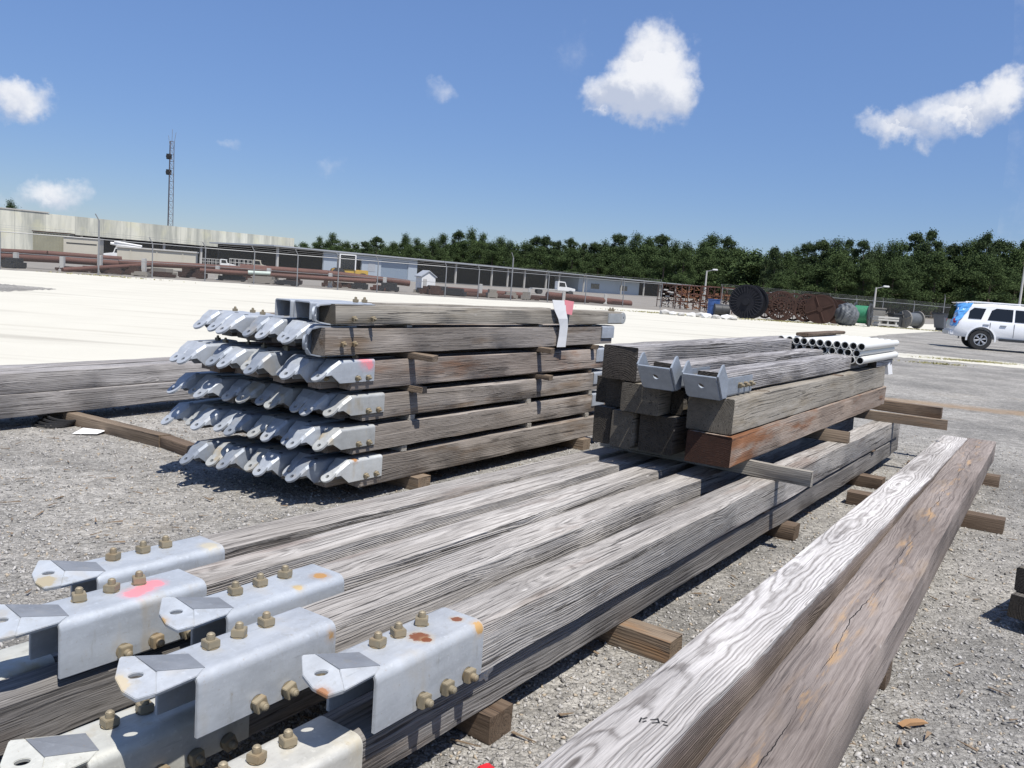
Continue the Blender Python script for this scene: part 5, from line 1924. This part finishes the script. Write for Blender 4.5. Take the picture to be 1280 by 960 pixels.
for s_ in (-1, 1):
    sidepanel('quarter_window', [(-0.52, 1.20), (-0.06, 1.20), (0.08, 1.62), (-0.34, 1.63), (-0.48, 1.5)], M_GLASS, s_)
    sidepanel('side_window', [(0.16, 1.18), (1.02, 1.17), (1.02, 1.64), (0.44, 1.65), (0.28, 1.56)], M_GLASS, s_)
    sidepanel('side_window', [(1.10, 1.17), (2.10, 1.17), (1.75, 1.63), (1.10, 1.64)], M_GLASS, s_)
    for x in (0.72, 1.72, 0.12):
        m2 = MB()
        m2.box(x - 0.11, x + 0.11, s_ * 0.955 - 0.012 * s_ if s_ > 0 else -0.985, s_ * 0.955 + 0.03 if s_ > 0 else -0.94, 0.985, 1.015)
        m2.build('door_handle', M_CHROME, car, False, 0.008)
    for x in (0.27, 1.10, 2.14):
        m2 = MB()
        m2.box(x - 0.006, x + 0.006, s_ * 0.957 - 0.004, s_ * 0.957 + 0.004, 0.56, 1.10)
        m2.build('door_seam', M_DARK, car)
    m2 = MB()
    m2.box(0.62, 2.18, s_ * 0.93 - 0.05, s_ * 0.93 + 0.05, 0.40, 0.50)
    m2.build('side_step', M_BIN, car, False, 0.02)
    m2 = MB()
    m2.cyl((-0.45, s_ * 0.66, 1.86), (1.55, s_ * 0.66, 1.86), 0.022, n=8)
    for x in (-0.4, 0.55, 1.5):
        m2.cyl((x, s_ * 0.66, 1.79), (x, s_ * 0.66, 1.86), 0.025, n=6)
    m2.build('roof_rail', M_WHITEP, car, True)
    # flared arches
    for x in (0.0, 2.79):
        m2 = MB()
        vs, nn = [], 18
        for i in range(nn + 1):
            a = math.pi * (-0.05 + 1.1 * i / nn)
            for rr_, yy in ((0.475, 0.965), (0.475, 0.90), (0.535, 0.90), (0.535, 0.955)):
                vs.append((x + rr_ * math.cos(a), s_ * yy, 0.42 + rr_ * math.sin(a)))
        m2.add(vs, [(4 * i + k, 4 * i + (k + 1) % 4, 4 * i + 4 + (k + 1) % 4, 4 * i + 4 + k) for i in range(nn) for k in range(4)])
        m2.build('wheel_arch', M_WHITEP, car, True)
        m2 = MB()
        m2.ring((x, s_ * 0.80, 0.40), (0, 1, 0), 0.315, 0.165, 36, 0.25)
        wh = m2.build('tyre', M_BLACK, car, True, 0.02)
        m2 = MB()
        m2.cyl((x, s_ * 0.70, 0.40), (x, s_ * 0.80, 0.40), 0.235, n=28)
        m2.build('rim_dish', M_BIN, wh, True)
        m2 = MB()
        m2.ring((x, s_ * 0.90, 0.40), (0, 1, 0), 0.225, 0.025, 32, 0.05)
        for k in range(6):
            a = k * math.pi / 3 + 0.3
            for da in (-0.13, 0.13):
                m2.cyl((x + 0.04 * math.cos(a), s_ * 0.895, 0.40 + 0.04 * math.sin(a)), (x + 0.22 * math.cos(a + da), s_ * 0.90, 0.40 + 0.22 * math.sin(a + da)), 0.017, n=6)
        m2.cyl((x, s_ * 0.86, 0.40), (x, s_ * 0.915, 0.40), 0.05, n=14)
        m2.build('rim', M_CHROME, wh, True)
    m2 = MB()
    m2.box(2.28, 2.44, s_ * 1.04 - 0.10, s_ * 1.04 + 0.10, 1.12, 1.26)
    m2.build('wing_mirror', M_WHITEP, car, False, 0.03)
m2 = MB()
m2.add([(1.98, -0.66, 1.69), (1.98, 0.66, 1.69), (2.60, 0.75, 1.20), (2.60, -0.75, 1.20), (1.96, -0.66, 1.71), (1.96, 0.66, 1.71)], [(0, 1, 2, 3)])
m2.v = [(x + 0.03, y, z + 0.02) for x, y, z in m2.v]
m2.build('windscreen', M_GLASS, car)
m2 = MB()
m2.box(-1.14, -0.86, -0.88, 0.88, 0.48, 0.72)
m2.build('rear_bumper', M_WHITEP, car, False, 0.05)
m2 = MB()
m2.box(3.6, 3.80, -0.62, 0.62, 0.78, 0.98)
m2.build('grille', M_BIN, car, False, 0.03)
m2 = MB()
m2.prism([(-0.9, 1.76), (-0.62, 1.81), (-0.62, 1.84), (-0.98, 1.80)], -0.62, 0.62)
m2.build('rear_spoiler', M_WHITEP, car)
m2 = MB()
m2.add([(-1.015, -0.62, 1.12), (-1.015, 0.62, 1.12), (-0.93, 0.58, 1.66), (-0.93, -0.58, 1.66)], [(0, 1, 2, 3)])
m2.v = [(x - 0.03, y, z) for x, y, z in m2.v]
m2.build('rear_window', M_GLASS, car)
for s_ in (-1, 1):
    m2 = MB()
    m2.box(-1.03, -0.80, s_ * 0.86 - 0.08, s_ * 0.86 + 0.08, 0.98, 1.16)
    m2.build('tail_light', M_RED, car, False, 0.03)
# blue film wrapped round the near rear corner
m2 = MB()
ng, mg = 9, 12
rf = random.Random(4)
for i in range(ng + 1):
    for j in range(mg + 1):
        u_, v_ = i / ng, j / mg
        z = 0.86 + 0.93 * v_
        s = -0.42 + u_ * (1.20 - 0.42 * (1 - v_))
        if s < 0.25:
            xr = -0.99 + 0.20 * max(0, v_ - 0.25)
            q_ = (xr - 0.05, -0.86 + 0.16 * v_ + (-(s - 0.25)) * 0.9, z)
            q_ = (q_[0], -0.86 + 0.16 * v_ + (0.25 - s) * 0.9, z)
        else:
            q_ = (-1.00 + 0.20 * max(0, v_ - 0.25) + (s - 0.25) * 0.85, -(0.955 - 0.2 * max(0, (z - 1.12)) / 0.66 + 0.012), z)
        m2.v.append(tuple(c_ + rf.uniform(-0.018, 0.018) for c_ in q_))
for i in range(ng):
    for j in range(mg):
        a = i * (mg + 1) + j
        m2.f.append((a, a + 1, a + mg + 2, a + mg + 1))
m2.build('plastic_film', M_BLUEW, car, False)

# ---- trees
def crown_mesh(name, seed, kind):
    rd = random.Random(seed)
    n2 = np.random.default_rng(seed)
    blobs = []
    if kind == 0:       # pine: bare lower trunk, open layered top
        for k in range(26):
            t_ = rd.random() ** 0.8
            z = 0.34 + 0.62 * t_
            wd = 0.17 * (1 - abs(t_ - 0.35) * 0.95) + 0.03
            a = rd.uniform(0, 6.28)
            blobs.append((wd * math.cos(a) * rd.uniform(0.2, 1), wd * math.sin(a) * rd.uniform(0.2, 1), z, rd.uniform(0.04, 0.085), rd.uniform(0.03, 0.06)))
        blobs.append((0, 0, 0.95, 0.05, 0.06))
    else:
        for k in range(34):
            t_ = rd.random()
            z = 0.14 + 0.76 * t_
            wd = 0.27 * math.sin(math.pi * min(1, 0.18 + 0.86 * t_)) ** 0.7
            a = rd.uniform(0, 6.28)
            q = rd.uniform(0.25, 1)
            blobs.append((wd * math.cos(a) * q, wd * math.sin(a) * q, z, rd.uniform(0.05, 0.12), rd.uniform(0.04, 0.085)))
        blobs.append((0, 0, 0.92, 0.09, 0.07))
    V_, F_ = [], []
    for bx, by, bz, br, bh in blobs:
        m = 520
        d = n2.normal(0, 1, (m, 3))
        d /= np.linalg.norm(d, axis=1)[:, None]
        rad_ = n2.random(m) ** 0.5 * np.where(n2.random(m) < 0.22, 1.65, 1.08)
        P_ = np.array([bx, by, bz]) + d * rad_[:, None] * np.array([br, br, bh])
        for p in P_:
            s = rd.uniform(0.0045, 0.0115)
            e1 = Vector((rd.gauss(0, 1), rd.gauss(0, 1), rd.gauss(0, 0.7))).normalized()
            e2 = e1.cross(Vector((rd.gauss(0, 1), rd.gauss(0, 1), rd.gauss(0, 1)))).normalized()
            c = Vector(p)
            i0 = len(V_)
            V_ += [tuple(c - e1 * s), tuple(c + e2 * s * 0.7), tuple(c + e1 * s), tuple(c - e2 * s * 0.7)]
            F_.append((i0, i0 + 1, i0 + 2, i0 + 3))
    me = bpy.data.meshes.new(name)
    me.from_pydata(V_, [], F_)
    me.materials.append(M_LEAF[kind])
    tb = MB()
    pts = [Vector((0, 0, 0)), Vector((rd.uniform(-.01, .01), rd.uniform(-.01, .01), 0.4)), Vector((0, 0, 0.9))]
    rs = [0.017, 0.012, 0.004]
    for i in range(2):
        tb.cyl(pts[i], pts[i + 1], rs[i], rs[i + 1], 7)
    for bx, by, bz, br, bh in blobs[::2]:
        tb.cyl((0, 0, bz - 0.07), (bx, by, bz), 0.005, 0.002, 4)
    return me, tb.mesh('trunk', M_TRUNK, True)


TREES = [crown_mesh('crown', 100 + k, 0 if k < 5 else 1) for k in range(9)]
TL = {0: 'tall pine with an open layered crown standing in the tree line behind the yard',
      1: 'bushy dark green tree standing in the tree line behind the yard'}


def tree(px, pytop, d, kind, wide=1.0):
    tp_ = aty(px, pytop, d)
    h = tp_.z
    me, tr = TREES[random.randrange(5) if kind == 0 else random.randrange(5, 9)]
    r = thing('pine_tree' if kind == 0 else 'leafy_tree', TL[kind], 'tree', (tp_.x, tp_.y, 0), random.uniform(0, 6.28), 'trees of the wood behind the yard')
    h2 = h / 0.985
    r.scale = (h2 * wide, h2 * wide, h2)
    link('crown', me, r)
    link('trunk', tr, r)


random.seed(21)
prof = [(368, 306), (384, 303), (402, 294), (418, 292), (436, 300), (455, 301), (473, 297), (490, 301), (505, 293), (522, 296), (540, 297), (557, 291), (576, 290), (592, 286), (607, 290),
        (624, 295), (640, 300), (655, 301), (670, 296), (684, 297), (700, 302), (712, 298), (728, 306), (745, 304), (760, 300), (778, 295), (795, 290), (812, 296), (828, 294), (845, 301),
        (862, 303), (878, 299), (893, 293), (910, 296), (924, 307), (938, 318)]
for i, (px, py) in enumerate(prof):
    d = (330 if px < 640 else 285) + random.uniform(-14, 14)
    kind = 0 if random.random() < (0.22 if px < 640 else 0.42) else 1
    tree(px + random.uniform(-3, 3), py + random.uniform(-1.5, 1.5), d, kind, random.uniform(0.9, 1.2))
    tree(px + 8 + random.uniform(-5, 5), py + random.uniform(9, 17), d - 22, 1, random.uniform(1.25, 1.6))
prof2 = [(955, 325), (968, 311), (984, 313), (1000, 308), (1014, 304), (1030, 300), (1046, 297), (1062, 302), (1080, 303), (1098, 304), (1114, 300), (1130, 301), (1146, 293), (1163, 291), (1178, 304), (1192, 306), (1207, 302), (1222, 297), (1236, 294), (1252, 303), (1268, 308), (1285, 304), (1305, 300), (1330, 305)]
for i, (px, py) in enumerate(prof2):
    d = 185 + random.uniform(-9, 9)
    tree(px + random.uniform(-3, 3), py + random.uniform(-1.5, 1.5), d, 0 if random.random() < 0.6 else 1, random.uniform(0.8, 1.05))
    tree(px + 7 + random.uniform(-5, 5), py + random.uniform(18, 34), d - 16, 1, random.uniform(1.2, 1.5))
tree(13, 250, 210, 1, 0.8)
# the unbroken wood behind and below those trees: one mass
wb = []
bme = TREES[6][0]
co = np.empty(len(bme.vertices) * 3, np.float32)
bme.vertices.foreach_get('co', co)
co = co.reshape(-1, 4, 3)[::3]
co = ((co - co.mean(1, keepdims=True)) * 1.7 + co.mean(1, keepdims=True)).reshape(-1, 3)
nq = len(bme.polygons)
allv = []
rngw = np.random.default_rng(9)
for k in range(64):
    if k < 36:
        px = 360 + k * 16.6
        d = (350 if px < 640 else 305) + rngw.uniform(0, 20)
        h = aty(px, 300 + max(0, (px - 640)) * 0.02, d).z
    else:
        px = 930 + (k - 36) * 15
        d = 205 + rngw.uniform(0, 12)
        h = aty(px, 311, d).z
    p = aty(px, 340, d)
    a = rngw.uniform(0, 6.28)
    c_, s_ = math.cos(a), math.sin(a)
    q = np.stack([(co[:, 0] * c_ - co[:, 1] * s_) * h * 1.5 + p.x, (co[:, 0] * s_ + co[:, 1] * c_) * h * 1.5 + p.y, (co[:, 2] - 0.10) * h * 1.05], 1)
    allv.append(q)
V = np.concatenate(allv).astype(np.float32)
me = bpy.data.meshes.new('wood_behind')
me.vertices.add(len(V))
me.vertices.foreach_set('co', V.reshape(-1))
me.loops.add(len(V))
me.loops.foreach_set('vertex_index', np.arange(len(V), dtype=np.int32))
me.polygons.add(len(V) // 4)
me.polygons.foreach_set('loop_start', (np.arange(len(V) // 4) * 4).astype(np.int32))
me.update(calc_edges=True)
me.materials.append(M_LEAF[1])
tag(link('distant_wood', me), 'unbroken dark wood filling in behind the tree line', 'wood', kind='stuff')
